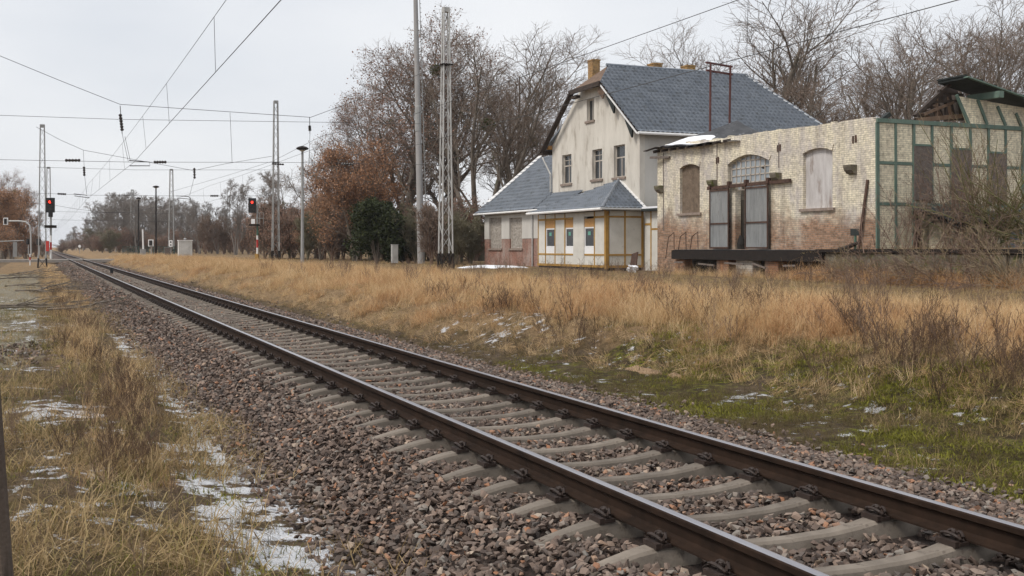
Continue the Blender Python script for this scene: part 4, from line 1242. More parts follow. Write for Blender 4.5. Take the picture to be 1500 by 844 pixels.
# what is left of the gable and its roof
apy = at_x(1397, 120, XE).y; apz = at_x(1397, 119, XE).z
e_y, e_z = SB + 1.0, at_x(1500, 156, XE).z - .28
pan = [(XE + .01, at_x(1403, 142, XE).y, at_x(1403, 141, XE).z), (XE + .01, at_x(1418, 180, XE).y, zT + .052), (XE + .01, SB - .1, zT + .052), (XE + .01, SB - .1, e_z + .2)]
MB().prism(pan, (-.10, 0, 0)).build('gable_panel', M['brick_infill'], shed)
for ptop, pbot in (((1401, 139), (1419, 181)), ((1432, 146), (1446, 182)), ((1461, 156), (1473, 184)), ((1488, 166), (1496, 186))):
    a = at_x(*ptop, XE + .03); b = at_x(*pbot, XE + .03); b.z = zT + .055
    MB().beam(b, a, .11, .07, up=(1, 0, 0)).build('gable_stud', M['green'], shed)
for y0, z0, y1, z1, xa, xb, nm in ((apy - .02, apz + .10, e_y, e_z + .12, XE - .75, XE + .6, 'roof'),):
    MB().prism([(xa, y0, z0), (xb, y0, z0), (xb, y1, z1), (xa, y1, z1)], (0, 0, -.09)).build('roof', M['feltdark'], shed, 'leaning remains of the dark boarded roof')
dy_, dz_ = e_y - (apy - .02), (e_z + .12) - (apz + .10)
for t in np.linspace(.0, 1, 8):
    yy, zz = apy - .02 + dy_ * t, apz + .10 + dz_ * t
    MB().box(XE - .75, XE + .62 + random.uniform(-.06, .06), yy - .05, yy + .05, zz + .005, zz + .06).build('batten', M['feltdark'], shed)
MB().beam((XE + .62, apy - .05, apz + .06), (XE + .62, e_y, e_z + .05), .05, .22, up=(1, 0, 0)).build('barge_board', M['green'], shed)
pe = at_x(1448, 141, XE + .3)
MB().beam((XE - .6, pe.y, pe.z + .02), (XE + .9, pe.y, pe.z), .22, .24).build('purlin_end', M['green'], shed)
for pa_, pb_, w, mm in (((1340, 170), (1398, 117), .16, 'darkwood'), ((1352, 168), (1396, 150), .14, 'brownwood'), ((1345, 176), (1409, 170), .22, 'brownwood'), ((1362, 150), (1402, 148), .12, 'darkwood'),
                        ((1375, 133), (1410, 140), .12, 'darkwood'), ((1290, 177), (1302, 167), .2, 'feltdark'), ((1372, 140), (1372, 172), .1, 'brownwood'), ((1384, 130), (1386, 172), .1, 'darkwood')):
    a = at_x(*pa_, XE - .5); b = at_x(*pb_, XE - .5)
    MB().beam(a, b, w, w * .7).build('broken_rafter', M[mm], shed)
dbg = [at_x(px_, py_, XE - 1.0) for px_, py_ in ((1337, 178), (1349, 160), (1372, 140), (1398, 122), (1408, 146), (1414, 176))]
MB().prism(dbg, (-.06, 0, 0)).build('fallen_boarding', M['darkwood'], shed)
for k in range(7):
    a = at_x(1342 + k * 9, 172 - k * 6, XE - .9); b = at_x(1352 + k * 8.5, 178 - random.uniform(0, 8), XE - .9)
    MB().beam(a, b, .16, .04).build('plank', M['brownwood'] if k % 2 else M['board'], shed)
bd = at_x(1273, 261, XE + .35); be = at_x(1265, 333, XE + .35)
MB().beam((XE - .35, YS - .06, bd.z), (XE - .75, YS - .12, ZD + .02), .10, .05).build('leaning_plank', M['rustiron'], shed)

# ---- two rust-red poles with a crossbar on the shed roof
rp1, rp2 = at_y(1040, 188, YS + 2.2), at_y(1068.5, 180, YS + 3.6)
fr = thing('roof_pole_frame', 'two rust-red iron poles joined by a crossbar on the shed roof', 'pole frame', (rp1.x, rp1.y, rp1.z - .4))
z1 = at_y(1041.5, 95, YS + 2.2).z; z2 = at_y(1071, 95, YS + 3.6).z
zt = (z1 + z2) / 2 + .05
MB().tube([(rp1.x, rp1.y, rp1.z - .5), (rp1.x + .05, rp1.y, zt)], .055, 8).build('pole', M['rustpole'], fr)
MB().tube([(rp2.x, rp2.y, rp2.z - .6), (rp2.x + .08, rp2.y, zt)], .055, 8).build('pole', M['rustpole'], fr)
dv = Vector((rp2.x - rp1.x, rp2.y - rp1.y, 0))
for dz in (-.03, -.4):
    a = Vector((rp1.x, rp1.y, zt + dz)) - dv * .18; b = Vector((rp2.x, rp2.y, zt + dz)) + dv * .15
    MB().beam(a, b, .07, .09).build('crossbar', M['rustpole'], fr)

# ------------------------------------------------------------------ loading platform
YP = 25.5
lx0_, lxm, lx1_ = at_y(985, 370, YP).x, at_y(1206, 370, YP).x, -14.0
plat = thing('loading_platform', 'long loading platform with black deck edge on brick piers before the shed', 'platform', ((lx0_ + lxm) / 2, YP, .2))
MB().box(lx0_, lxm, YP, YS - .02, ZD - .16, ZD - .02).build('deck_slab', M['tarbase'], plat)
MB().box(lx0_ + .01, lxm, YP - .06, YP - .003, ZD - .42, ZD - .04).build('edge_beam', M['tarbase'], plat)
MB().box(lx0_ + .02, lxm, YP + .5, YS - .03, .1, ZD - .165).build('underside', M['void'], plat)  # dark block filling the recess in place of the shade under the deck
for k in range(5):
    xa = lx0_ + .3 + k * 1.9
    MB().beam((xa, YP - .1, ZD - .55 + random.uniform(-.05, .05)), (xa + random.uniform(.6, 1.3), YP - .1, ZD - .6 + random.uniform(-.1, .1)), .04, .07).build('broken_lath', M['board'], plat)
for px_, w, mm in ((993, .36, 'brick_pier'), (1055.5, .42, 'brick_pier'), (1087, .55, 'blocks'), (1127, .42, 'brick_pier'), (1165, .4, 'tarbase')):
    c = at_y(px_, 390, YP)
    MB().box(c.x - w, c.x + w, YP + .1, YP + .5, .05, ZD - .43).build('pier', M[mm], plat)
MB().box(lx0_ + .2, lxm - .5, YP - .02, YS - .3, ZD - .018, ZD - .004).build('deck_snow', M['felt'], plat)
for k in range(3):   # bent iron railing of the steps at the far end
    c = at_y(975 + k * 17, 360, YP + .3)
    MB().tube([(c.x, c.y, ZD - .4), (c.x + .25, c.y, ZD + .55), (c.x + .7, c.y, ZD + .75), (c.x + .72, c.y, ZD)], .02, 6).build('bent_railing', M['rustiron'], plat)

ramp_ = thing('stone_platform', 'mossy stone-walled platform end piled with debris in front of the timbered wall', 'platform', ((lxm + lx1_) / 2, YP, .2))
nb = 15; xk = lxm + .02
while xk < lx1_:
    w = random.uniform(.9, 1.5)
    zz = .02
    for row in range(2):
        h = .62 if row == 0 else .60
        MB().box(xk + .015, xk + w - .015, YP + random.uniform(-.05, .05), YP + .5, zz, zz + h - .02).build('stone_block', M['mossstone'], ramp_)
        zz += h
    xk += w
MB().box(lxm + .03, lx1_, YP + .35, SB + 3, -.1, ZD - .20).build('core', M['earth'], ramp_)
MB().beam((lxm - .3, YP - .02, ZD - .03), (lx1_, YP - .02, ZD + .02), .16, .11).build('edge_beam', M['tarbase'], ramp_)
# lumpy earth on the platform
ex = np.linspace(lxm + .03, lx1_, 70); ey = np.linspace(YP + .05, SB + 3, 36)
EX, EY = np.meshgrid(ex, ey, indexing='ij')
EZ = ZD - .10 + (fbm(EX, EY, 1.1, 61) - .35) * .45 * np.clip((EX - XE + .2) / 1.0, .12, 1) * np.clip((EY - YP) / .6, .2, 1)
EZ = np.where((EX < XE + .1) & (EY > YS - .05), ZD - .21, EZ)
idx = np.arange(EX.size).reshape(EX.shape)
Q = np.stack([idx[:-1, :-1], idx[:-1, 1:], idx[1:, 1:], idx[1:, :-1]], -1).reshape(-1, 4)[:, ::-1]
rl = root_loc(ramp_)
link('earth_top', np_mesh('earth_top', np.stack([EX - rl.x, EY - rl.y, EZ - rl.z], -1), Q), M['earth'], ramp_)
def plat_z(x, y):
    return ZD + (fbm(x, y, 1.1, 61) - .35) * .45 * np.clip((x - XE + .2), .12, 1) * np.clip((y - YP) / .6, .2, 1) - .1

# small sign on a green post
c = at_y(1253, 365, YP + .6)
sg = thing('sign_post', 'small dark sign plate on a green post on the platform edge', 'sign', (c.x, c.y, ZD - .1))
MB().beam((c.x, c.y, ZD - .12), (c.x, c.y, ZD + .62), .06, .06).build('post', M['greenpole'], sg)
MB().box(c.x - .2, c.x + .22, c.y - .05, c.y - .032, ZD + .5, ZD + .74).build('plate', M['feltdark'], sg)
# log on the platform
c = at_y(1236, 360, YP + .5); c2 = at_y(1250, 354, YP + .5)
tag(MB().tube([(c.x - .25, c.y, ZD + .02), (c.x + .2, c.y, ZD + .1), (c2.x + .2, c.y, ZD + .25)], [.07, .08, .06], 7).build('log', M['darkwood']), 'short dark log lying on the platform left of the small sign', 'log')

# low lean-to with a fallen black roof before the timbered wall
XL = XE + 1.6
l0, l1 = at_x(1408, 340, XL).y, at_x(1475, 340, XL).y
lean = thing('collapsed_lean_to', 'low collapsed brick lean-to with black roof behind the bush at the timbered wall', 'lean-to', (XL, (l0 + l1) / 2, ZD))
zl0, zl1 = ZD - .2, at_x(1440, 326, XL).z
MB().box(XE + .1, XL, l0, l1, zl0, zl1).build('wall', M['brick_infill'], lean)
MB().box(XE + .1, XL - .02, l1 + .01, l1 + 1.6, zl0, zl1 - .1).build('blue_panel', M['blue'], lean)
V = []; F = []
for i in range(13):
    for j in range(7):
        y = l0 - .9 + (l1 + 2.4 - l0 + .9) * i / 12; x = XE + .09 + 2.2 * j / 6
        z = zl1 + .55 - .10 * j + (fbm(np.array([x]), np.array([y]), .5, 91)[0] - .5) * .35
        V.append((x, y, z))
for i in range(12):
    for j in range(6):
        a = i * 7 + j; F.append((a, a + 1, a + 8, a + 7))
b = MB().add(V, F); b.add([(x, y, z - .12) for x, y, z in V], F); b.build('roof', M['feltdark'], lean)
for k in range(14):
    y = random.uniform(l0 - .8, l1 + 1.5)
    MB().beam((XL + random.uniform(-.3, .5), y, zl1 + random.uniform(-.1, .45)), (XL + random.uniform(.2, .8), y + random.uniform(-.9, .9), zl1 + random.uniform(-.3, .3)), .10, .04).build('broken_board', M['darkwood'] if k % 3 else M['board'], lean)
c = at_x(1347, 360, XE + .25)
tag(MB().prism([(XE + .12, c.y - .16, ZD - .05), (XE + .12, c.y + .18, ZD - .05), (XE + .12, c.y + .10, c.z + .9), (XE + .12, c.y + .03, c.z + 1.15), (XE + .12, c.y - .08, c.z + .9)], (.06, 0, 0)).build('rotten_door', M['rustiron']), 'narrow rust-brown pointed board leaning on the timbered wall', 'board')
# ------------------------------------------------------------------ masts, wires, signals
def lattice(name, label, px, Y, py_top, wb, wt, py_base=None, mats=('galv', 'tarbase'), group='lattice masts of the overhead line', panels=14, foot=.95):
    wb *= .78; wt *= .78
    p = at_depth(px, Y); x, y = p.x, p.y
    zb = gz1(x, y) - .1 if py_base is None else CAMZ - (py_base - HY) / FPX * Y
    zt = CAMZ + (HY - py_top) / FPX * Y
    r = thing(name, label, 'mast', (x, y, zb), group)
    def hw_(z): return (wb + (wt - wb) * (z - zb) / (zt - zb)) / 2
    lw = max(.06, wb * .11)
    def cor(z, a, b): h = hw_(z); return Vector((x + a * h, y + b * h, z))
    for a, b in ((-1, -1), (1, -1), (1, 1), (-1, 1)):
        MB().beam(cor(zb + foot, a, b), cor(zt, a, b), lw, lw, up=(a, b, 0)).build('leg', M[mats[0]], r)
        MB().beam(cor(zb - .2, a, b) + Vector((a, b, 0)) * .05, cor(zb + foot - .003, a, b), lw * 1.3, lw * 1.3, up=(a, b, 0)).build('foot', M[mats[1]], r)
    br = MB(); zs = np.linspace(zb + foot, zt - .25, panels + 1)
    cs_ = [(-1, -1), (1, -1), (1, 1), (-1, 1)]
    for f in range(4):
        c0, c1 = cs_[f], cs_[(f + 1) % 4]
        for k in range(panels):
            a, b = (c0, c1) if (k + f) % 2 == 0 else (c1, c0)
            br.beam(cor(zs[k], *a), cor(zs[k + 1], *b), lw * .62, lw * .3)
    br.build('bracing', M[mats[0]], r)
    h = hw_(zt) + .02
    MB().box(x - h, x + h, y - h, y + h, zt - .22, zt + .03).build('cap', M[mats[0]], r)
    fb = MB()
    for f in range(4):
        c0, c1 = cs_[f], cs_[(f + 1) % 4]
        fb.beam(cor(zb + .05, *c0), cor(zb + foot, *c1), lw * .7, lw * .4).beam(cor(zb + .05, *c1), cor(zb + foot, *c0), lw * .7, lw * .4)
    fb.build('foot_bracing', M[mats[1]], r)
    return r, x, y, zb, zt

S1, S2, S3 = -54.9, -98.5, -187.0           # x of the three cross spans
m1 = lattice('lattice_mast', 'tall pale lattice mast standing left of the station wing', 653, 58.3, 12, .78, .36, panels=15)
m2 = lattice('lattice_mast', 'grey lattice mast right of the second red signal', 404, 100, 148, .78, .42, mats=('mastfar', 'tarbase'), panels=16)
m3 = lattice('lattice_mast', 'thin lattice mast left of the small white hut', 251, 180, 248, 1.1, .55, mats=('mastfar', 'tarbase'), panels=13)
m4 = lattice('lattice_mast', 'distant lattice mast against the far wood, right of the crossing', 194, 235, 278, 1.2, .6, mats=('mastfar', 'tarbase'), panels=12)
m5 = lattice('lattice_mast', 'lattice mast behind the left red signal beside the track', 62, 92, 183, .80, .40, mats=('mastfar', 'tarbase'), panels=14)
m6 = lattice('lattice_mast', 'thinner lattice mast close behind the left signal mast', 71, 150, 245, 1.0, .5, mats=('mastfar', 'mastfar'), panels=12)
for px, Y, t, lb in ((157, 330, 305, 'faint far lattice mast in front of the wood left of the tallest far mast'), (136, 420, 318, 'faintest far lattice mast near the end of the line')):
    lattice('lattice_mast', lb, px, Y, t, 1.2, .6, mats=('mastfar', 'mastfar'), panels=8)
m0 = lattice('lattice_mast', 'lattice mast out at the left that holds the near cross span', -170, 47, -40, .8, .4, mats=('mastfar', 'tarbase'), panels=15)
# dark collars on the near mast
for m, zz in ((m1, 95), (m2, 238)):
    Y = 58.3 if m is m1 else 100
    z = CAMZ + (HY - zz) / FPX * Y
    MB().box(m[1] - .30, m[1] + .30, m[2] - .30, m[2] + .30, z - .03, z + .03).build('collar', M['tarbase'], m[0])

def wire(pts, r, n=5): return MB().tube(pts, r, n, cap=False)
def sagline(a, b, sag, n=14):
    a = Vector(a); b = Vector(b)
    return [a.lerp(b, k / n) - Vector((0, 0, sag * 4 * (k / n) * (1 - k / n))) for k in range(n + 1)]
def insulator(p, q, parent, r=.07, n=5):
    b = MB(); p = Vector(p); q = Vector(q); pts = []; rr = []
    for k in range(n):
        for f, w in ((.05, .6), (.35, 1), (.65, 1), (.95, .6)):
            pts.append(p.lerp(q, (k + f) / n)); rr.append(r * w)
    b.tube(pts, rr, 7).build('insulator', M['insul'], parent)

def overhead(name, label, ym, y_pts, zc, zm, stops, rc, rm, sag=.25, drops=None):
    """messenger and contact wire along the track with droppers; stops are the x of the supports"""
    o = thing(name, label, 'overhead wire', (stops[0], ym[0], zc))
    for a, b, ya, yb, ma, mb in zip(stops[:-1], stops[1:], y_pts[:-1], y_pts[1:], ym[:-1], ym[1:]):
        mw = sagline((a, ma, zm), (b, mb, zm), sag * abs(b - a) / 50)
        wire(mw, rm).build('messenger_wire', M['wire'], o)
        wire([(a, ya, zc), (b, yb, zc)], rc).build('contact_wire', M['wire'], o)
        nd = max(2, int(abs(b - a) / 9.5))
        for t in ([(q - a) / (b - a) for q in drops] if drops and a > -1 and drops[0] > -30 else [(k + .5) / nd for k in range(nd)]):
            zz = zm - sag * abs(b - a) / 50 * 4 * t * (1 - t)
            wire([(a + (b - a) * t, ma + (mb - ma) * t, zz), (a + (b - a) * t, ya + (yb - ya) * t, zc)], max(.006, rm * .55), 4).build('dropper', M['wire'], o)
    return o
overhead('overhead_line', 'overhead contact and messenger wire running above the track', [3.42, 3.98, 3.9, 3.95, 3.93], [3.3, 4.15, 3.7, 4.2, 3.8], 5.5, 6.9, [6.0, S1, S2, S3, -330], .009, .007, .10, [-14.6, -25.9, -37.2, -47.3])
overhead('overhead_line', 'overhead wire pair crossing the sky in front of the station house roof', [13.84] * 4, [13.84, 13.7, 13.95, 13.8], 5.5, 6.87, [-4.0, S1, S2, S3], .009, .009, .1)

def span(label, xs, head, upper, lower, rw, arms, left_drop=None):
    o = thing('cross_span', label, 'span wire', (xs, at_x(head[0][0], head[0][1], xs).y, 5.5), 'cross spans between the lattice masts')
    wire([at_x(a, b, xs) for a, b in head], rw).build('head_wire', M['wire'], o)
    wire([at_x(a, b, xs) for a, b in upper], rw * .8).build('upper_wire', M['wire'], o)
    wire([at_x(a, b, xs) for a, b in lower], rw * .8).build('lower_wire', M['wire'], o)
    return o
sp1 = span('near cross span of wires with long insulators above the track', S1,
           [(-170, 15), (-80, 48), (0, 82), (90, 119), (176, 153), (455, 172), (520, 148), (645, 96)],
           [(-170, 165), (0, 169), (176, 175), (460, 179), (646, 182)],
           [(-170, 232), (0, 234), (190, 237.5), (420, 238), (645, 242)], .013, None)
for a, b in (((176, 155), (179, 196)), ((453.5, 172), (454, 196))):
    insulator(at_x(a[0], a[1] + 12, S1), at_x(b[0], b[1] - 4, S1), sp1, .085, 6)
    wire([at_x(*a, S1), at_x(b[0], b[1], S1)], .018).build('hanger', M['wire'], sp1)
for a, b in (((179, 196), (188, 237)), ((183, 200), (191, 236)), ((337, 165), (340, 238)), ((454, 196), (453, 240))):
    wire([at_x(*a, S1), at_x(*b, S1)], .010).build('hanger', M['wire'], sp1)
for a, b in (((95, 235), (118, 235)), ((225, 237.5), (244, 237.5)), ((500, 240), (518, 241))):
    insulator(at_x(*a, S1), at_x(*b, S1), sp1, .075, 5)
MB().tube([at_x(189, 235, S1), at_x(205, 236.5, S1), at_x(219, 237.5, S1), at_x(219.5, 243, S1), at_x(190, 243, S1)], .022, 6).build('steady_arm', M['insul'], sp1)
sp2 = span('second cross span of wires between the two signals', S2,
           [(53, 186), (88, 205), (122, 220), (165, 228), (230, 240), (284, 250), (330, 240), (398, 229)],
           [(55, 245), (200, 249), (400, 249)],
           [(55, 283), (130, 286), (250, 287), (400, 287)], .017, None)
for px_, a, b in ((123, 244, 258), (284.5, 246, 262)):
    insulator(at_x(px_, a, S2), at_x(px_ + .5, b, S2), sp2, .11, 4)
wire([at_x(122, 220, S2), at_x(124, 258, S2), at_x(127, 284, S2)], .014).build('hanger', M['wire'], sp2)
wire([at_x(284, 250, S2), at_x(284, 262, S2), at_x(278, 286, S2)], .014).build('hanger', M['wire'], sp2)
for a, b in (((84, 284), (97, 284.5)), ((308, 287), (320, 287)), ((398, 240), (416, 241))):
    insulator(at_x(*a, S2), at_x(*b, S2), sp2, .09, 5)
MB().tube([at_x(108, 284, S2), at_x(126, 286, S2), at_x(131, 290, S2), at_x(109, 287, S2)], .03, 6).build('steady_arm', M['insul'], sp2)
MB().tube([at_x(258, 287, S2), at_x(276, 288, S2), at_x(280, 292, S2), at_x(260, 290, S2)], .03, 6).build('steady_arm', M['insul'], sp2)
sp3 = span('far cross span of thin wires above the level crossing', S3,
           [(76, 300), (110, 306), (150, 311), (190, 311), (249, 300)], [(76, 310), (249, 313)], [(76, 322), (249, 325)], .022, None)
# feeder wires on the far right of the second mast
fw = thing('feeder_wire', 'thin feeder wire rising to the right between the second mast and the tree tops', 'wire', at_x(398, 229, S2))
wire([at_depth(250, 130, 281), at_depth(330, 112, 258), at_depth(400, 100, 236), at_depth(470, 75, 200), at_depth(500, 70, 193)], .014).build('strand', M['wire'], fw)

# bracket arm seen beside the left signal
# ---- tall concrete radio pole with ladder
pR = at_depth(617, 78); zb = gz1(pR.x, pR.y) - .2
tp = at_depth(607.5, 78, -60)
pole = thing('radio_pole', 'very tall tapering grey concrete pole with a ladder behind the near mast', 'pole', (pR.x, pR.y, zb))
MB().tube([(pR.x, pR.y, zb), (pR.x + (tp.x - pR.x) * .5, pR.y + (tp.y - pR.y) * .5, (zb + tp.z) / 2), (tp.x, tp.y, tp.z)], [.27, .21, .14], 14).build('shaft', M['concrete_pole'], pole)
off = Vector((SN, CS, 0)) * .27
ld = MB()
for k in range(2):
    o2 = off + Vector((-CS, SN, 0)) * (.14 - .28 * k) * .5
    ld.beam(Vector((pR.x, pR.y, zb + 3)) + o2 * 1.35, Vector((tp.x, tp.y, tp.z)) + o2, .035, .035)
for k in range(60):
    t = k / 60; b0 = Vector((pR.x, pR.y, zb + 3)).lerp(Vector((tp.x, tp.y, tp.z)), t) + off * (1.35 - .35 * t)
    ld.beam(b0 - Vector((-CS, SN, 0)) * .1, b0 + Vector((SN, CS, 0)) * .08 + Vector((-CS, SN, 0)) * .1, .03, .03)
ld.build('ladder', M['mastfar'], pole)
c = Vector((pR.x, pR.y, zb)).lerp(Vector((tp.x, tp.y, tp.z)), .48)
MB().lathe((c.x, c.y, c.z), [(.21, -.9), (.235, -.85), (.235, .9), (.20, 1.0)], 12).build('sleeve', M['mastfar'], pole)

# ---- lamp posts
def lamp(px, Y, py_top, label, mm='mastfar', r=.085):
    p = at_depth(px, Y); zb = gz1(p.x, p.y) - .1; zt = CAMZ + (HY - py_top) / FPX * Y
    o = thing('street_lamp', label, 'lamp post', (p.x, p.y, zb), 'old platform lamp posts')
    MB().tube([(p.x, p.y, zb), (p.x, p.y, zb + 1.2), (p.x, p.y, zt - .1)], [r * 1.4, r * 1.2, r * .8], 8).build('post', M[mm], o)
    MB().lathe((p.x, p.y, zt - .12), [(.10, -.15), (.16, -.10), (.42, -.02), (.46, .06), (.30, .16), (.08, .22)], 12).build('lamp_hood', M['tarbase'], o)
    MB().lathe((p.x, p.y, zt - .30), [(.08, 0), (.2, .06), (.24, .14), (.1, .17)], 10).build('lamp_glass', M['lampglass'], o)
    return o
lamp(443, 78, 216, 'slim grey lamp post with mushroom head before the brown trees', r=.10)
lamp(228.5, 150, 273, 'dark lamp post with flat head left of the small hut', 'tarbase', r=.11)
lamp(203, 190, 290, 'dark lamp post standing before the far wood', 'tarbase', r=.12)

# ---- railway signals
def signal(px, Y, py_base, head, post_px, label, basket, disc=False):
    x0, x1, y0, y1 = head
    cpx = (x0 + x1) / 2
    p = at_depth(post_px, Y); zb = CAMZ - (py_base - HY) / FPX * Y
    k = Y / FPX
    Rv = Vector((SN, CS, 0)); Fv = Vector((CS, -SN, 0))      # right and towards the camera
    o = thing('railway_signal', label, 'signal', (p.x, p.y, zb), 'railway light signals showing red')
    def Zp(py): return CAMZ + (HY - py) * k
    def P_(px_, py_, f=0.0): return at_depth(px_, Y, py_) + Fv * f
    def slab(a, b, c, d, f0, f1, nm, mm, par=o):
        q = [P_(a, d, f0), P_(b, d, f0), P_(b, c, f0), P_(a, c, f0)]
        return MB().prism(q, Fv * (f1 - f0)).build(nm, M[mm], par)
    base = P_(post_px, py_base)
    h = slab(x0, x1, y0, y1, .05, .18, 'head', 'black')
    lp = P_(cpx + .3, y0 + (y1 - y0) * .28, .19)
    lens = MB(); n = 14; rad = (x1 - x0) * k * .165
    ring = [lp + Rv * (rad * math.cos(2 * math.pi * i / n)) + Vector((0, 0, rad * math.sin(2 * math.pi * i / n))) for i in range(n)]
    lens.prism(ring, Fv * .02).build('lamp', M['redlamp'], h, 'lit red lamp')
    hd = MB(); ring2 = [lp - Fv * .02 + Rv * (rad * 1.25 * math.cos(t)) + Vector((0, 0, rad * 1.25 * math.sin(t))) for t in np.linspace(-.4, math.pi + .4, 11)]
    for i in range(10):
        hd.add([ring2[i], ring2[i + 1], ring2[i + 1] + Fv * .22, ring2[i] + Fv * .22], [(0, 1, 2, 3)])
    hd.build('hood', M['black'], h)
    for dx, dy in ((-.22, .55), (.22, .55), (0, .74), (.22, .80)):
        c = P_(cpx + dx * (x1 - x0), y0 + (y1 - y0) * dy, .19); r2 = rad * .62
        ring = [c + Rv * (r2 * math.cos(2 * math.pi * i / 10)) + Vector((0, 0, r2 * math.sin(2 * math.pi * i / 10))) for i in range(10)]
        MB().prism(ring, Fv * .015).build('dark_lens', M['insul'], h)
    top_post = y0 + 3
    for a, b, mm in basket['bands']:
        MB().tube([P_(post_px, a), P_(post_px, b)], basket['r'], 8).build('post', M[mm], o)
    for pl in basket['plates']: slab(*pl[:4], pl[4], pl[5], pl[6], pl[7])
    for l in basket.get('bars', ()):
        MB().tube([P_(*q, .1) for q in l], .025, 6).build('railing', M['mastfar'], o)
    return o
signal(374, 88, 386, (364.5, 375.5, 290.5, 312), 377,
       'red light signal on a red and white post in the middle of the meadow',
       dict(r=.075, bands=[(386, 373, 'greenpole'), (373, 363, 'white'), (363, 351, 'redpaint'), (351, 345, 'white'), (345, 328, 'greenpole'), (328, 300, 'mastfar')],
            plates=[(366, 379, 328.5, 331, -.35, .35, 'platform', 'tarbase'), (368.5, 374, 321, 328, .1, .14, 'number_plate', 'white'), (374.5, 379, 372, 382, -.1, .25, 'junction_box', 'ochre')],
            bars=[[(375, 312), (386.5, 312), (386.5, 328.5)], [(375, 320), (386.5, 320)], [(381, 312), (381, 329)]]))
signal(75, 66, 379, (68.8, 81, 290, 311.5), 74.5,
       'red light signal beside the lattice mast at the left edge',
       dict(r=.06, bands=[(379, 366, 'white'), (366, 355, 'redpaint'), (355, 345, 'white'), (345, 311, 'mastfar')],
            plates=[(68, 80, 330, 334, -.3, .3, 'platform', 'tarbase'), (68.5, 73, 353, 368, .08, .13, 'sign_plate', 'redpaint'), (72.8, 76.5, 310, 318, -.1, .2, 'junction_box', 'black')],
            bars=[[(70, 311), (79, 311)]]))

# ---- crossing equipment
def road_light(px, Y, py_base, head, label, arm=None, plate='black'):
    k = Y / FPX
    Rv = Vector((SN, CS, 0)); Fv = Vector((CS, -SN, 0))
    p = at_depth(px, Y, py_base)
    o = thing('crossing_light', label, 'traffic light', p, 'light signals at the level crossing')
    if arm: MB().tube([at_depth(a, Y, b) for a, b in arm], .09, 8).build('post', M['galv'], o)
    else: MB().tube([p, at_depth(px, Y, head[3] + 1)], .05, 8).build('post', M['galv'], o)
    x0, x1, y0, y1 = head
    q = [at_depth(x0, Y, y1), at_depth(x1, Y, y1), at_depth(x1, Y, y0), at_depth(x0, Y, y0)]
    h = MB().prism(q, Fv * .12).build('head', M[plate], o)
    ix, iy = (x1 - x0) * .2, (y1 - y0) * .12
    q = [at_depth(x0 + ix, Y, y1 - iy) + Fv * .125, at_depth(x1 - ix, Y, y1 - iy) + Fv * .125, at_depth(x1 - ix, Y, y0 + iy) + Fv * .125, at_depth(x0 + ix, Y, y0 + iy) + Fv * .125]
    MB().prism(q, Fv * .05).build('lamp_face', M['black'], h)
    for f in (.3, .68):
        c = at_depth((x0 + x1) / 2, Y, y0 + (y1 - y0) * f) + Fv * .18; r = (x1 - x0) * k * .17
        MB().prism([c + Rv * (r * math.cos(i * .628)) + Vector((0, 0, r * math.sin(i * .628))) for i in range(10)], Fv * .03).build('dark_lens', M['insul'], h)
    return o
road_light(45, 118, 372, (5.5, 12, 319, 329.5), 'crossing light on a curved grey arm at the left edge', arm=[(45.5, 374), (45, 340), (43.5, 330), (38, 325), (28, 324), (12, 324)], plate='white')
road_light(221.5, 128, 374, (217.5, 225, 351, 361), 'crossing light with white border right of the track', plate='white')
road_light(58, 116, 374, (54, 60, 350, 359), 'small black crossing light left of the lattice mast foot')
road_light(41.5, 126, 374, (39, 43.5, 350, 358), 'smallest black crossing light under the curved arm')
b0 = at_depth(209.5, 132, 374)
bar = thing('crossing_barrier', 'raised white barrier pole right of the level crossing', 'barrier', b0)
MB().tube([at_depth(210, 132, 366), at_depth(209, 132, 336)], .10, 8).build('boom', M['white'], bar)
MB().box(b0.x - .3, b0.x + .3, b0.y - .3, b0.y + .3, b0.z - .4, b0.z + .75).build('drive_box', M['mastfar'], bar)
b0 = at_depth(22, 118, 371)
br2 = thing('crossing_barrier', 'lowered pale barrier pole at the left edge', 'barrier', b0)
MB().tube([at_depth(-30, 118, 355), at_depth(35, 118, 352.5)], .06, 8).build('boom', M['mastfar'], br2)
MB().box(b0.x - .2, b0.x + .2, b0.y - .2, b0.y + .2, b0.z - .4, b0.z + 1.2).build('drive_box', M['mastfar'], br2)
for px_, Y, t, lb in ((44, 104, 372, 'short red and white marker post left of the track'), (55.5, 98, 374, 'short grey marker post left of the track')):
    p = at_depth(px_, Y); g0 = gz1(p.x, p.y)
    mp = thing('marker_post', lb, 'post', (p.x, p.y, g0), 'short posts by the left path')
    zt = CAMZ + (HY - t) / FPX * Y
    for i in range(4):
        MB().tube([(p.x, p.y, g0 - .1 + (zt - g0 + .1) * i / 4), (p.x, p.y, g0 - .1 + (zt - g0 + .1) * (i + 1) / 4)], .055, 8).build('band', M[('white', 'white', 'redpaint', 'white')[i] if px_ == 44 else 'mastfar'], mp)
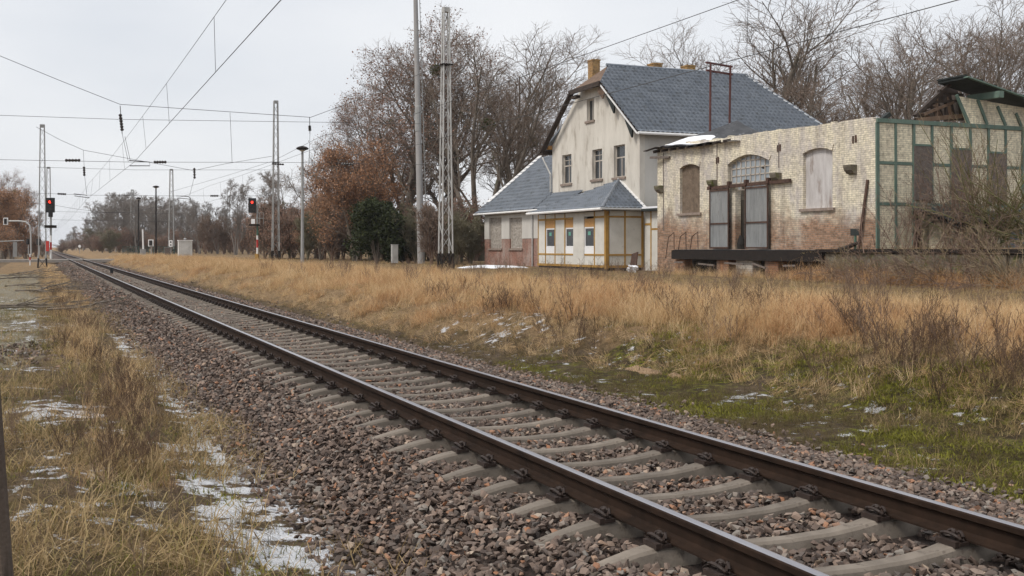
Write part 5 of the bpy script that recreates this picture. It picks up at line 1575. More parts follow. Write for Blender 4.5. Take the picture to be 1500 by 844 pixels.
for px_, Y, y0, y1, w, lb in ((250.5, 140, 352, 361.5, 5, 'white sign with black marks on the lattice mast left of the hut'), (116.8, 215, 358, 364, 4, 'small round white disc on a far post by the track')):
    p = at_depth(px_, Y, 372); k = Y / FPX; Rv = Vector((SN, CS, 0)); Fv = Vector((CS, -SN, 0))
    o = thing('track_sign', lb, 'sign', p)
    MB().tube([p, at_depth(px_, Y, y0)], .05, 6).build('post', M['mastfar'], o)
    q = [at_depth(px_ - w / 2, Y, y1) + Fv * .06, at_depth(px_ + w / 2, Y, y1) + Fv * .06, at_depth(px_ + w / 2, Y, y0) + Fv * .06, at_depth(px_ - w / 2, Y, y0) + Fv * .06]
    if w == 4:
        c = at_depth(px_, Y, 361) + Fv * .06; q = [c + (Rv * math.cos(i * .524) + Vector((0, 0, 1)) * math.sin(i * .524)) * 2.1 * k for i in range(12)]
    pl = MB().prism(q, Fv * .03).build('plate', M['white'], o)
    if w == 5:
        for a, b in ((353.5, 356), (358, 360)):
            q = [at_depth(px_ - 1, Y, b) + Fv * .095, at_depth(px_ + 1, Y, b) + Fv * .095, at_depth(px_ + 1, Y, a) + Fv * .095, at_depth(px_ - 1, Y, a) + Fv * .095]
            MB().prism(q, Fv * .01).build('mark', M['black'], pl)

# ---- small white relay hut and cabinets
p = at_depth(271, 122); zb = gz1(p.x, p.y) - .1; k = 122 / FPX
hut = thing('relay_hut', 'small white concrete hut with flat lid beyond the meadow', 'hut', (p.x, p.y, zb))
w = 9.5 * k; zt = CAMZ + (HY - 353) * k
MB().box(p.x - w * .7, p.x + w * .7, p.y - w, p.y + w, zb - .2, zt).build('body', M['whitebox'], hut)
MB().box(p.x - w * .78, p.x + w * .78, p.y - w * 1.07, p.y + w * 1.07, zt + .002, zt + .10).build('lid', M['white'], hut)
MB().box(p.x + w * .7 + .002, p.x + w * .7 + .05, p.y - w * .35, p.y + w * .45, zb + .55, zt - .35).build('door', M['whitebox'], hut)
MB().lathe((p.x, p.y, zt + .10), [(.1, 0), (.1, .12), (.2, .13), (.04, .25)], 8).build('vent', M['mastfar'], hut)
for px_, Y, y0, y1, wpx, lb in ((578, 74, 359, 379, 9, 'slim pale grey cabinet beside the dark evergreen'), (245.5, 128, 363, 374, 8, 'small brownish cabinet left of the white hut')):
    p = at_depth(px_, Y, y1); k = Y / FPX; zt = CAMZ + (HY - y0) * k; w = wpx * k / 2
    o = thing('equipment_cabinet', lb, 'cabinet', p)
    MB().box(p.x - w * .7, p.x + w * .7, p.y - w, p.y + w, p.z - .3, zt).build('body', M['galv'] if px_ > 400 else M['board'], o)
    MB().box(p.x - w * .8, p.x + w * .8, p.y - w * 1.1, p.y + w * 1.1, zt + .002, zt + .05).build('lid', M['mastfar'], o)
    MB().box(p.x + w * .7 + .002, p.x + w * .7 + .02, p.y - w * .8, p.y + w * .8, p.z + .1, zt - .1).build('door', M['galv'] if px_ > 400 else M['board'], o)

# ---- small things near the buildings and in the foreground
p = at_depth(711, 64, 390)
V = []; F = []; n = 30
zg = gz1(p.x, p.y)
for ring, f in enumerate((0, .55, .85, 1.0)):
    for i in range(n):
        a = 2 * math.pi * i / n; rr = f * (1 + .35 * math.sin(3 * a + 1) + .2 * math.sin(7 * a))
        q = Vector((p.x, p.y, 0)) + Vector((SN, CS, 0)) * (1.75 * rr * math.cos(a)) + Vector((CS, -SN, 0)) * (1.5 * rr * math.sin(a))
        V.append((q.x, q.y, gz1(q.x, q.y) + .13 * (1 - f * f) + (.03 if f < 1 else -.03)))
for r in range(3):
    for i in range(n):
        F.append((r * n + i, r * n + (i + 1) % n, (r + 1) * n + (i + 1) % n, (r + 1) * n + i))
tag(MB().add(V, F).build('snow_patch', M['snow'], sm=True), 'flat patch of white snow on the ground before the wing', 'snow')

p = at_depth(928, 50.5, 401); zg = gz1(p.x, p.y)
bm = bmesh.new(); bmesh.ops.create_icosphere(bm, subdivisions=4, radius=.24)
for v in bm.verts:
    f = 1 + 1.1 * (vnoise(v.co.x * 8 + 3, v.co.y * 8 + v.co.z * 6, 1.0, 4) - .5) + .5 * (vnoise(v.co.x * 22, v.co.z * 22 + v.co.y * 15, 1.0, 6) - .5)
    v.co *= float(f); v.co.z *= .75
    if v.co.z > .12: v.co.x *= .7
me = bpy.data.meshes.new('plastic_bag'); bm.to_mesh(me); bm.free()
bg = tag(link('plastic_bag', me, M['bag']), 'crumpled white plastic bag lying by the annex corner', 'bag'); bg.location = (p.x, p.y, zg + .20)
p = at_depth(926, 53, 397)
tag(MB().prism([(p.x - .3, p.y, zg + .1), (p.x + .3, p.y, zg + .1), (p.x + .32, p.y + .1, zg + .95), (p.x - .2, p.y + .1, zg + .85)], (.04, .05, 0)).build('rusty_sheet', M['rustiron']), 'rusty brown metal sheet leaning at the annex corner', 'metal sheet')

def mound(px, py, rx, ry, h, label):
    d = ray(px, py); y = None
    # walk the ray down to the ground
    t = 5.0
    for _ in range(4000):
        if CAMZ + d[2] * t < gz1(d[0] * t, d[1] * t): break
        t += .02
    cx_, cy_ = d[0] * t, d[1] * t
    V = []; F = []; n = 26
    for r, f in enumerate((0.0, .2, .4, .6, .8, 1.0)):
        for i in range(n):
            a = 2 * math.pi * i / n; k = f * (1 + .22 * math.sin(2 * a + px) + .12 * math.sin(5 * a) + .08 * math.sin(9 * a))
            xx, yy = cx_ + rx * k * math.cos(a), cy_ + ry * k * math.sin(a)
            V.append((xx, yy, gz1(xx, yy) + h * (1 - f * f) * (.5 + 1.1 * float(fbm(np.array([xx]), np.array([yy]), .16, 5)[0])) - (.04 if f == 1 else 0)))
    for r in range(5):
        for i in range(n): F.append((r * n + i, r * n + (i + 1) % n, (r + 1) * n + (i + 1) % n, (r + 1) * n + i))
    return tag(MB().add(V, F).build('sand_mound', M['sand'], sm=True), label, 'sand', 'small sand heaps dug out of the bank')
mound(943, 545, .42, .20, .055, 'larger tan sand heap dug out at the foot of the bank')
mound(988, 552, .13, .12, .05, 'smaller round tan sand heap right of the other')

# weathered stake at the left edge, close to the camera
Yk = 2.6
pts = []
for py in (1330, 1000, 844, 700, 600, 520, 430):
    q = at_depth(3 + 17 * (py - 844) / 244, Yk, py); pts.append(q)
tag(MB().tube(pts, [.026, .026, .0255, .025, .025, .0245, .024], 9).build('wooden_stake', M['stake']), 'weathered leaning wooden stake cut by the left edge of the picture', 'stake')
# green mesh fence far beyond the crossing
pf = at_depth(222, 150, 376)
fe = thing('mesh_fence', 'low dark green mesh fence beyond the lamp post and crossing light', 'fence', pf)
for k in range(12):
    q = at_depth(180 + k * 7.5, 150, 375); MB().beam(q - Vector((0, 0, .3)), at_depth(180 + k * 7.5, 150, 361), .08, .08).build('post', M['fencegreen'], fe)
for v in (361.5, 365, 368, 371, 374): MB().beam(at_depth(180, 150, v), at_depth(262.5, 150, v), .05, .05).build('rail', M['fencegreen'], fe)
# ------------------------------------------------------------------ trees and shrubs
def norm(v): return v / (np.linalg.norm(v, axis=-1, keepdims=True) + 1e-9)

def grow(P, R, m, t0, t1, ang, length, K, up, jit, rf, rmin, rng, taper=.35, lenfall=.5):
    """children of every branch in P (B,K0,3): m each, starting at parameter t0..t1"""
    B, K0, _ = P.shape
    t = (np.arange(m)[None, :] + rng.random((B, m))) / m
    t = t0 + (t1 - t0) * t
    f = t * (K0 - 1); i = np.minimum(f.astype(int), K0 - 2); fr = (f - i)[..., None]
    bi = np.arange(B)[:, None]
    a = P[bi, i]; b = P[bi, i + 1]
    st = a + (b - a) * fr
    tang = norm(b - a)
    rad = R[bi, i] * (1 - fr[..., 0]) + R[bi, i + 1] * fr[..., 0]
    az = (np.arange(m)[None, :] * 2.4 + rng.random((B, 1)) * 6.28 + rng.normal(0, .5, (B, m)))
    ref = np.zeros_like(tang); ref[..., 0] = .31; ref[..., 1] = .9; ref[..., 2] = .3
    u = norm(np.cross(tang, ref)); w = np.cross(tang, u)
    an = ang * rng.uniform(.65, 1.3, (B, m))
    d = tang * np.cos(an)[..., None] + (u * np.cos(az)[..., None] + w * np.sin(az)[..., None]) * np.sin(an)[..., None]
    ln = length * (1 - lenfall * (t - t0) / max(t1 - t0, 1e-3)) * rng.uniform(.65, 1.25, (B, m))
    if hasattr(length, 'shape'): pass
    N_ = B * m
    st = st.reshape(N_, 3); d = d.reshape(N_, 3); ln = ln.reshape(N_); rad = np.maximum(rad.reshape(N_) * rf, rmin)
    out = np.empty((N_, K, 3)); out[:, 0] = st
    stp = ln / (K - 1)
    for k in range(1, K):
        d = d + rng.normal(0, jit, (N_, 3)); d[:, 2] += up
        d = norm(d)
        out[:, k] = out[:, k - 1] + d * stp[:, None]
    Rr = rad[:, None] * (1 - (1 - taper) * np.linspace(0, 1, K))[None, :]
    return out, np.maximum(Rr, rmin * .7)

def leaf_cards(P, per, size, rng, spread=.25):
    """small folded leaf faces round the outer half of every twig"""
    B, K, _ = P.shape
    k = rng.integers(max(1, K // 3), K, (B, per))
    c = P[np.arange(B)[:, None], k].reshape(-1, 3) + rng.normal(0, spread, (B * per, 3))
    return cards(c, size, rng)

def cards(c, size, rng):
    n = len(c)
    a = norm(rng.normal(0, 1, (n, 3))); b = norm(np.cross(a, rng.normal(0, 1, (n, 3))))
    s = size * rng.uniform(.6, 1.4, (n, 1))
    nn = np.cross(a, b)
    V = np.stack([c - a * s, c - b * s * .55 + nn * s * .15, c + a * s, c + b * s * .55 + nn * s * .15], 1).reshape(-1, 3)
    Q = np.arange(n * 4).reshape(n, 4)
    return V, Q, np.repeat(rng.random(n), 4)

def tree_proto(name, seed, H, r0, stems=1, limbs=11, spread=.42, limb_ang=.75, up=.10, clear=.25, twigs=(7, 7, 7), leaves=None, leaf_n=0, leaf_size=.11, lean=0.0,
               bark='bark', twig='twig', trunk_top=.78, fork=False, r_twig=.013, mistle=0, jit=.16):
    rng = np.random.default_rng(seed)
    K = 10
    P = np.empty((stems, K, 3)); R = np.empty((stems, K))
    for s in range(stems):
        a = 6.28 * s / stems + rng.random(); tilt = (rng.uniform(.08, .28) if stems > 1 else lean)
        d = np.array([math.cos(a) * tilt, math.sin(a) * tilt, 1.0]); p = np.array([math.cos(a), math.sin(a), 0]) * (r0 * .9 if stems > 1 else 0)
        hh = H * trunk_top * rng.uniform(.85, 1.05)
        for k in range(K):
            P[s, k] = p
            d = d + rng.normal(0, .06, 3); d[2] = max(d[2], .6); d /= np.linalg.norm(d)
            p = p + d * hh / (K - 1)
        rr = r0 * (.75 if stems > 1 else 1)
        R[s] = rr * (1 - .82 * np.linspace(0, 1, K)); R[s, 0] *= 1.25
    P[:, 0, 2] -= .15
    lv = [(P, R)]
    L1 = grow(P, R, limbs, clear, .97, limb_ang, H * spread, 8, up, jit * .8, .55, .04, rng, .3, .45)
    L2 = grow(*L1, twigs[0], .22, .98, .72, H * spread * .42, 6, up * .6, jit, .6, .025, rng, .35, .35)
    L3 = grow(*L2, twigs[1], .2, .98, .7, H * spread * .21, 5, up * .5, jit * 1.1, .6, .016, rng, .5, .3)
    L4 = grow(*L3, twigs[2], .15, 1.0, .7, H * spread * .105, 4, up * .4, jit * 1.2, .75, r_twig, rng, .6, .2)
    V, Q = joinVQ([tubes(P, R, 9), tubes(*L1, 6), tubes(*L2, 4)])
    tr = np_mesh(name + '_trunk', V, Q); smooth(tr)
    V, Q = joinVQ([tubes(*L3, 3), tubes(*L4, 3)])
    cr = np_mesh(name + '_crown', V, Q)
    parts = [('trunk', tr, bark), ('crown', cr, twig)]
    if leaf_n:
        V, Q, rn = leaf_cards(L4[0], leaf_n, leaf_size, rng)
        if leaf_n < 1: pass
        me = np_mesh(name + '_foliage', V, Q); add_attr(me, 'rnd', rn)
        parts.append(('foliage', me, leaves))
    if mistle:
        cs_ = L2[0][rng.integers(0, len(L2[0]), mistle), 3]
        c = np.concatenate([q + norm(rng.normal(0, 1, (900, 3))) * (.6 * rng.random((900, 1)) ** .4) for q in cs_])
        V, Q, rn = cards(c, .07, rng); me = np_mesh(name + '_mistletoe', V, Q); add_attr(me, 'rnd', rn)
        parts.append(('mistletoe', me, 'leaf_mistle'))
    return parts

def place_tree(name, parts, px, Y, scale, rotz, label, cat='tree', group=None, sink=0.0, p=None):
    p = at_depth(px, Y) if p is None else p
    z = gz1(p.x, p.y) - sink
    r = thing(name, label, cat, (p.x, p.y, z), group)
    r.rotation_euler = (0, 0, rotz); r.scale = scale if hasattr(scale, '__len__') else (scale,) * 3
    for nm, me, mm in parts:
        o = bpy.data.objects.new(nm, me); C.objects.link(o); o.parent = r
        if not me.materials: me.materials.append(M[mm])
    return r

big = tree_proto('big_tree', 11, 22, .52, limbs=15, spread=.40, limb_ang=.58, up=.07, clear=.16, twigs=(8, 6, 5), trunk_top=.80, mistle=2, jit=.095, r_twig=.011)
big2 = tree_proto('big_tree_b', 12, 22, .34, stems=4, limbs=9, spread=.30, limb_ang=.5, up=.06, clear=.25, twigs=(7, 5, 5), trunk_top=.84, mistle=1, jit=.09, r_twig=.011)
oak = tree_proto('oak', 13, 21, .48, limbs=15, spread=.42, limb_ang=.75, up=.05, clear=.15, twigs=(7, 7, 7), leaves='leaf_dull', leaf_n=2, leaf_size=.095, trunk_top=.82, mistle=1, jit=.11)
open_ = tree_proto('open_tree', 14, 17, .30, limbs=10, spread=.40, limb_ang=.75, up=.09, clear=.25, twigs=(6, 6, 6), trunk_top=.8, jit=.24)
open2 = tree_proto('open_tree_b', 15, 17, .22, stems=2, limbs=8, spread=.36, limb_ang=.7, up=.07, clear=.25, twigs=(6, 6, 6), trunk_top=.85, jit=.26)
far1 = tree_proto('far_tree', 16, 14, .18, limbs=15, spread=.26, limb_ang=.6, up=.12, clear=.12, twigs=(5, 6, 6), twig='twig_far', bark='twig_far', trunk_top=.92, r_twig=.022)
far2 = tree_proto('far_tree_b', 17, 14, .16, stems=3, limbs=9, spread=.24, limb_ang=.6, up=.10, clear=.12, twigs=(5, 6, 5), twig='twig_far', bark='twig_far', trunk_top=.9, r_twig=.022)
russet = tree_proto('russet_tree', 18, 9, .13, stems=3, limbs=9, spread=.34, limb_ang=.8, up=.05, clear=.12, twigs=(6, 6, 5), leaves='leaf_rust', leaf_n=3, leaf_size=.07, twig='twig_red', trunk_top=.85)
shrub = tree_proto('shrub', 19, 4.2, .05, stems=9, limbs=6, spread=.34, limb_ang=.6, up=.08, clear=.1, twigs=(5, 4, 4), bark='twig_red', trunk_top=.9, r_twig=.010)
shrub2 = tree_proto('shrub_b', 20, 4.2, .045, stems=8, limbs=6, spread=.36, limb_ang=.7, up=.05, clear=.08, twigs=(5, 4, 4), bark='twig', twig='twig', trunk_top=.9, leaves='leaf_dull', leaf_n=1, leaf_size=.06, r_twig=.010)
greens = tree_proto('green_shrub', 23, 4.2, .045, stems=9, limbs=6, spread=.36, limb_ang=.7, up=.06, clear=.05, twigs=(5, 4, 4), bark='twig_olive', twig='twig_olive', trunk_top=.9, r_twig=.010)

# the big group behind the house
G = 'large bare trees behind the station house'
place_tree('oak_tree', oak, 590, 104, (1.15, 1.15, 1.0), .4, 'large oak with leftover russet leaves left of the tall pole', group=G)
place_tree('oak_tree', oak, 556, 118, (.86, .86, .84), 2.1, 'oak with russet leaves at the left end of the tall group', group=G)
place_tree('bare_tree', big, 655, 108, (1.3, 1.3, 1.0), 1.0, 'tall bare tree rising directly behind the near lattice mast', group=G)
place_tree('bare_tree', big2, 706, 96, (1.25, 1.25, .95), .2, 'many-stemmed bare tree right behind the station wing roof', group=G)
place_tree('bare_tree', big2, 762, 104, (1.2, 1.2, .92), 2.6, 'many-stemmed bare tree just left of the house gable', group=G)
place_tree('bare_tree', open_, 735, 118, (1.35, 1.35, 1.3), 3.3, 'rearmost bare tree between the two many-stemmed ones', group=G)
place_tree('bare_tree', open_, 800, 112, .96, 4.4, 'bare tree partly hidden by the gable verge', group=G)
# right-hand trees over the shed
G = 'bare trees behind the brick shed'
for pr, px_, Y, sc, rz, lb in ((big, 1128, 92, (1.45, 1.45, 1.08), 2.0, 'tallest bare tree showing above the house roof ridge'), (big, 1022, 104, (1.2, 1.2, .98), .5, 'bare tree top showing above the mid chimneys'),
                               (open2, 1215, 78, .93, 1.2, 'bare two-stemmed tree right of the house roof end'), (big2, 1268, 90, (1.2, 1.2, .80), 2.7, 'bare tree above the top of the shed corner'),
                               (big, 1345, 76, (1.05, 1.05, .80), 3.9, 'bare spreading tree above the broken shed rafters'), (big2, 1408, 86, (1.1, 1.1, .88), .3, 'bare tree behind the fallen shed roof'),
                               (big, 1455, 84, (1.2, 1.2, .92), 5.0, 'bare tree with dense crown near the right edge'), (big2, 1515, 76, .86, 1.7, 'bare tree cut by the right edge'),
                               (open2, 1182, 100, .95, 4.1, 'thin bare tree directly behind the sloping roof hip')):
    place_tree('bare_tree', pr, px_, Y, sc, rz, lb, group=G)
# middle distance
G = 'trees along the meadow edge'
place_tree('bare_tree', open_, 463, 112, .78, 2.2, 'dark bare tree with wide limbs behind the slim lamp post', group=G)
place_tree('bare_tree', open2, 430, 135, .72, .9, 'bare tree behind the grey lattice mast', group=G)
place_tree('russet_tree', russet, 520, 92, 1.16, .3, 'tall russet-leaved tree left of the dark evergreen', group=G)
place_tree('russet_tree', russet, 548, 100, 1.10, 1.9, 'russet-leaved tree above the dark evergreen', group=G)
place_tree('russet_tree', russet, 494, 104, .98, 3.5, 'russet-leaved tree leftmost of the brown clump', group=G)
place_tree('russet_tree', russet, 470, 98, .70, 5.1, 'small russet bush-like tree behind the slim lamp post', group=G)
place_tree('bare_tree', far1, 402, 140, .80, 1.1, 'upright bare tree left of the grey lattice mast', group=G)
place_tree('bare_tree', far2, 345, 165, .88, 2.8, 'thin many-stemmed bare tree between hut and second signal', group=G)
place_tree('bare_tree', far1, 378, 155, .60, 3.3, 'small bare tree just behind the second signal', group=G)
# far wood
G = 'bare trees of the far wood'
rr = np.random.default_rng(5)
k = 0
for px_, Y, h in ((122, 330, 44), (135, 310, 55), (148, 290, 66), (158, 280, 76), (170, 265, 84), (181, 255, 86), (193, 262, 84), (205, 250, 82), (216, 258, 80), (226, 246, 76), (236, 240, 72), (247, 250, 74),
                 (258, 238, 76), (268, 230, 78), (279, 236, 74), (288, 240, 62), (112, 380, 34), (104, 430, 28), (98, 480, 22), (163, 240, 70), (200, 225, 78), (240, 215, 70), (270, 215, 66), (186, 300, 82), (222, 300, 78), (252, 300, 74)):
    H = h * Y / FPX / 13.2
    place_tree('bare_tree', (far1, far2)[k % 2], px_, Y, (H * 1.2, H * 1.2, H), rr.random() * 6.28, 'pale bare tree of the far wood beyond the crossing', group=G); k += 1
G = 'low trees of the far hedge'
for px_ in range(292, 420, 9):
    place_tree('bare_tree', (shrub, shrub2, far2)[k % 3], px_, 175 + 30 * rr.random(), (1.3 if k % 3 != 2 else .55) * rr.uniform(.8, 1.3), rr.random() * 6.28, 'low bare tree of the hedge behind hut and second signal', group=G); k += 1
# left edge
G = 'trees at the left edge'
for px_, Y, sc, pr, lb in ((-12, 128, 1.0, russet, 'russet-leaved tree cut by the left edge'), (18, 140, 1.05, russet, 'russet-leaved tree behind the crossing light at the left edge'), (2, 150, .95, oak, 'tall oak-like tree at the left edge above the crossing light'),
                           (38, 160, .70, open_, 'bare tree right of the russet trees at the left edge'), (52, 200, .62, far1, 'small bare tree behind the left lattice mast'), (30, 190, .8, far2, 'bare tree behind the russet trees at the left edge')):
    s = sc * (.55 if pr is oak else 1)
    place_tree('left_tree', pr, px_, Y, s, px_ * .7, lb, group=G)
# brush belt along the meadow and by the house
def near_what(px_):
    for lim, t in ((425, 'right of the second signal'), (455, 'behind the slim lamp post'), (500, 'left of the russet trees'), (540, 'left of the dark evergreen'), (605, 'behind the dark evergreen'), (650, 'behind the near lattice mast'), (2000, 'left of the station wing')):
        if px_ < lim: return t
G = 'shrubs along the meadow edge'
for i in range(46):
    px_ = 385 + i * 7.0 + rr.uniform(-5, 5); Y = rr.uniform(82, 108) if px_ > 612 else (rr.uniform(93, 110) if px_ > 450 else rr.uniform(105, 118))
    pr, lk = ((shrub2, 'brown shrub with leftover leaves '), (shrub, 'bare reddish shrub '), (greens, 'greenish bare shrub '), (shrub, 'bare reddish shrub '))[i % 4]
    place_tree('shrub', pr, px_, Y, rr.uniform(.75, 1.25) * (1.15 if px_ < 560 else .95), rr.random() * 6.28, lk + near_what(px_), 'shrub', G)
# undergrowth of the far wood, so that the horizon is closed
G = 'undergrowth of the far wood'
for i in range(64):
    px_ = 88 + i * 5.4 + rr.uniform(-3, 3); Y = rr.uniform(205, 300) if px_ > 135 else rr.uniform(300, 430)
    h = rr.uniform(18, 34) if px_ > 130 else rr.uniform(9, 18)
    k_ = h * Y / FPX / 4.0
    place_tree('far_shrub', (shrub2, shrub, greens, shrub2)[i % 4], px_, Y, (k_ * 1.5, k_ * 1.5, k_), rr.random() * 6.28, 'low brown undergrowth shrub at the foot of the far wood', 'shrub', G)
for i in range(9):
    px_ = -10 + i * 9; Y = rr.uniform(150, 210); k_ = rr.uniform(22, 36) * Y / FPX / 4
    place_tree('far_shrub', (shrub2, shrub)[i % 2], px_, Y, (k_ * 1.3, k_ * 1.3, k_), rr.random() * 6.28, 'low shrub under the trees at the left edge', 'shrub', 'undergrowth at the left edge')
for i, (px_, Y, s) in enumerate(((618, 82, .8), (632, 74, .95), (668, 76, .9), (690, 78, .8), (648, 82, 1.1), (610, 80, 1.0), (676, 86, 1.1))):
    place_tree('shrub', (greens, shrub, greens)[i % 3], px_, Y, s, i * 1.3, 'greenish bare shrub round the foot of the tall pole', 'shrub', 'shrubs round the tall pole')

# dark evergreen
def evergreen(px, Y, H, Wd, label, seed):
    rng = np.random.default_rng(seed)
    p = at_depth(px, Y); zb = gz1(p.x, p.y)
    r = thing('evergreen_bush', label, 'bush', (p.x, p.y, zb))
    lobes = [(rng.uniform(-.55, .55) * Wd, rng.uniform(-.5, .5) * Wd, rng.uniform(.10, .82) * H, rng.uniform(.14, .36) * Wd) for _ in range(30)]
    pts = []
    for lx, ly, lz, lr in lobes:
        d = norm(rng.normal(0, 1, (620, 3))); q = d * (lr * rng.uniform(.45, 1.25, (620, 1)))
        q[:, 2] *= .9; pts.append(q + np.array([lx, ly, lz]))
    c = np.concatenate(pts); c = c[(c[:, 2] > .05)]
    V, Q, rn = cards(c, .11, rng)
    me = np_mesh('evergreen_foliage', V, Q); add_attr(me, 'rnd', rn)
    link('foliage', me, M['leaf_dark'], r)
    st = np.zeros((7, 6, 3)); t = np.linspace(0, 1, 6)
    for i in range(7):
        a = i * .9; st[i, :, 0] = np.cos(a) * Wd * .4 * t + .1 * np.cos(a); st[i, :, 1] = np.sin(a) * Wd * .4 * t; st[i, :, 2] = H * .75 * t - .1
    V, Q = tubes(st, .07 * (1 - .7 * t)[None, :].repeat(7, 0), 6)
    link('trunk', np_mesh('evergreen_stems', V, Q), M['bark'], r)
evergreen(552, 80, 5.6, 3.0, 'dense dark green evergreen bush left of the tall pole', 3)
evergreen(598, 81, 2.8, 1.1, 'smaller dark evergreen leaning on the big one', 4)

# big bush of greenish rods in front of the timbered wall, lying to the right
def rods(name, label, base, n, length, dirv, sprd, mm, r0, seed, twigs=6, droop=-.03, cat='bush', group=None):
    rng = np.random.default_rng(seed)
    b = np.array(base); K = 10
    st = b + rng.normal(0, 1, (n, 3)) * np.array([.35, .35, .0])
    d = norm(np.array(dirv) + rng.normal(0, sprd, (n, 3))); d[:, 2] = np.abs(d[:, 2])
    ln = length * rng.uniform(.55, 1.15, n)
    P = np.empty((n, K, 3)); P[:, 0] = st
    for k in range(1, K):
        d = norm(d + rng.normal(0, .05, (n, 3)) + np.array([0, 0, droop])); P[:, k] = P[:, k - 1] + d * (ln / (K - 1))[:, None]
    R = r0 * rng.uniform(.6, 1.3, (n, 1)) * (1 - .75 * np.linspace(0, 1, K))[None, :]
    L = grow(P, R, twigs, .25, .97, .5, length * .28, 5, .02, .12, .5, .007, rng, .5, .4)
    L2 = grow(*L, 3, .3, .97, .5, length * .11, 4, .02, .14, .6, .006, rng, .6, .3)
    o = thing(name, label, cat, tuple(b), group)
    V, Q = tubes(P, R, 5); link('stem', np_mesh(name + '_stem', V - b, Q), M[mm], o)
    V, Q = joinVQ([tubes(*L, 3), tubes(*L2, 3)]); kind(link('twigs', np_mesh(name + '_twig', V - b, Q), M['stem_straw' if mm != 'twig_red' else 'twig_red'], o), 'stuff')
    return o
q = at_x(1455, 372, XE + 2.5)
rods('willow_bush', 'big bush of greenish rods before the timbered wall', (q.x, q.y, ZD - .1), 34, 4.6, (.25, -.35, 1.0), .33, 'stem_green', .028, 31)
q = at_x(1545, 385, XE + 3.6)
rods('willow_bush', 'greenish rods falling over from the right edge', (q.x, q.y, ZD - .1), 22, 4.6, (-.1, -1.0, .75), .22, 'stem_green', .035, 32)
for i, (px_, n, ln) in enumerate(((1330, 10, 2.6), (1362, 12, 3.0), (1396, 16, 3.4), (1300, 7, 2.0), (1425, 14, 3.2))):
    q = at_x(px_, 368, XE + 1.2 + .3 * i)
    rods('wall_sapling', 'thin bare sapling ' + ('leftmost before the timbered wall', 'before the left board of the timbered wall', 'before the middle bay of the timbered wall', 'at the brick corner of the shed', 'before the collapsed lean-to')[(1, 2, 3, 0, 4)[i]] , (q.x, q.y, ZD - .1), n, ln, (.1, .1, 1.0), .28, 'twig_red', .016, 40 + i, cat='shrub', group='saplings before the timbered wall')
# brambles hanging over the stone platform
for i, (px_, n, ln) in enumerate(((1215, 12, 1.4), (1248, 26, 1.5), (1285, 22, 1.6), (1325, 24, 1.7), (1365, 28, 2.0), (1405, 30, 2.3), (1450, 30, 2.4), (1490, 30, 2.4))):
    q = at_y(px_, 395, YP - .35)
    zz = gz1(q.x, q.y)
    rods('bramble_bush', 'tangled bare bramble %s' % ('at the left end of the stone wall', 'before the mossy part of the stone wall', 'below the green corner post', 'below the left wall board', 'spilling over the stone platform edge', 'in the thick of the tangle at the stone wall', 'below the greenish rods', 'lowest at the right edge')[i], (q.x, q.y, zz), n, ln, (.0, -.25, .9), .55, 'stem_straw' if i % 3 == 1 else 'twig_red', .013, 60 + i, droop=-.10, cat='bramble', group='brambles along the stone platform')

# ------------------------------------------------------------------ grasses
def clump(seed, n, h, w, spread, lean, curl, segs=3, rad=.08):
    rng = np.random.default_rng(seed)
    base = np.stack([rng.normal(0, rad, n), rng.normal(0, rad, n), np.zeros(n)], -1)
    az = rng.uniform(0, 6.28, n); out = np.stack([np.cos(az), np.sin(az), np.zeros(n)], -1)
    hh = h * rng.uniform(.45, 1.15, n); ln = rng.normal(lean, spread, n)
    side = np.stack([-np.sin(az), np.cos(az), np.zeros(n)], -1)
    tw = rng.uniform(-.8, .8, n)[:, None]; side = norm(side * np.cos(tw) + out * np.sin(tw))
    rows = []
    for k in range(segs + 1):
        t = k / segs
        a = ln + curl * t * rng.uniform(.6, 1.4, n)
        pos = base + out * (np.sin(a) * hh * t)[:, None] + np.array([0, 0, 1.0]) * (np.cos(a) * hh * t)[:, None]
        ww = w * (1 - .85 * t)
        rows.append(np.stack([pos - side * ww, pos + side * ww], 1))
    V = np.stack(rows, 1)                           # n, segs+1, 2, 3
    idx = np.arange(n * (segs + 1) * 2).reshape(n, segs + 1, 2)
    Q = np.stack([idx[:, :-1, 0], idx[:, :-1, 1], idx[:, 1:, 1], idx[:, 1:, 0]], -1).reshape(-1, 4)
    V[..., 2] -= .02
    me = np_mesh('grass_clump', V.reshape(-1, 3), Q)
    add_attr(me, 'rnd', np.repeat(rng.random(n), (segs + 1) * 2))
    return me

def weed(seed, n, h, br=7):
    rng = np.random.default_rng(seed); K = 6
    P = np.empty((n, K, 3)); P[:, 0] = rng.normal(0, .07, (n, 3)) * [1, 1, 0]
    d = norm(np.array([0, 0, 1.0]) + rng.normal(0, .22, (n, 3)))
    ln = h * rng.uniform(.5, 1.1, n)
    for k in range(1, K):
        d = norm(d + rng.normal(0, .07, (n, 3))); P[:, k] = P[:, k - 1] + d * (ln / (K - 1))[:, None]
    R = np.full((n, K), .0045) * (1 - .5 * np.linspace(0, 1, K))
    L = grow(P, R, br, .25, 1, .55, h * .24, 4, .10, .1, .6, .0028, rng, .6, .4)
    L2 = grow(*L, 3, .3, 1, .5, h * .08, 3, .05, .1, .7, .0026, rng, .7, .3)
    V, Q = joinVQ([tubes(P, R, 3), tubes(*L, 3), tubes(*L2, 3)])
    me = np_mesh('weed_clump', V, Q); add_attr(me, 'rnd', rng.random(len(V) // 3).repeat(3) if len(V) % 3 == 0 else rng.random(len(V)))
    return me

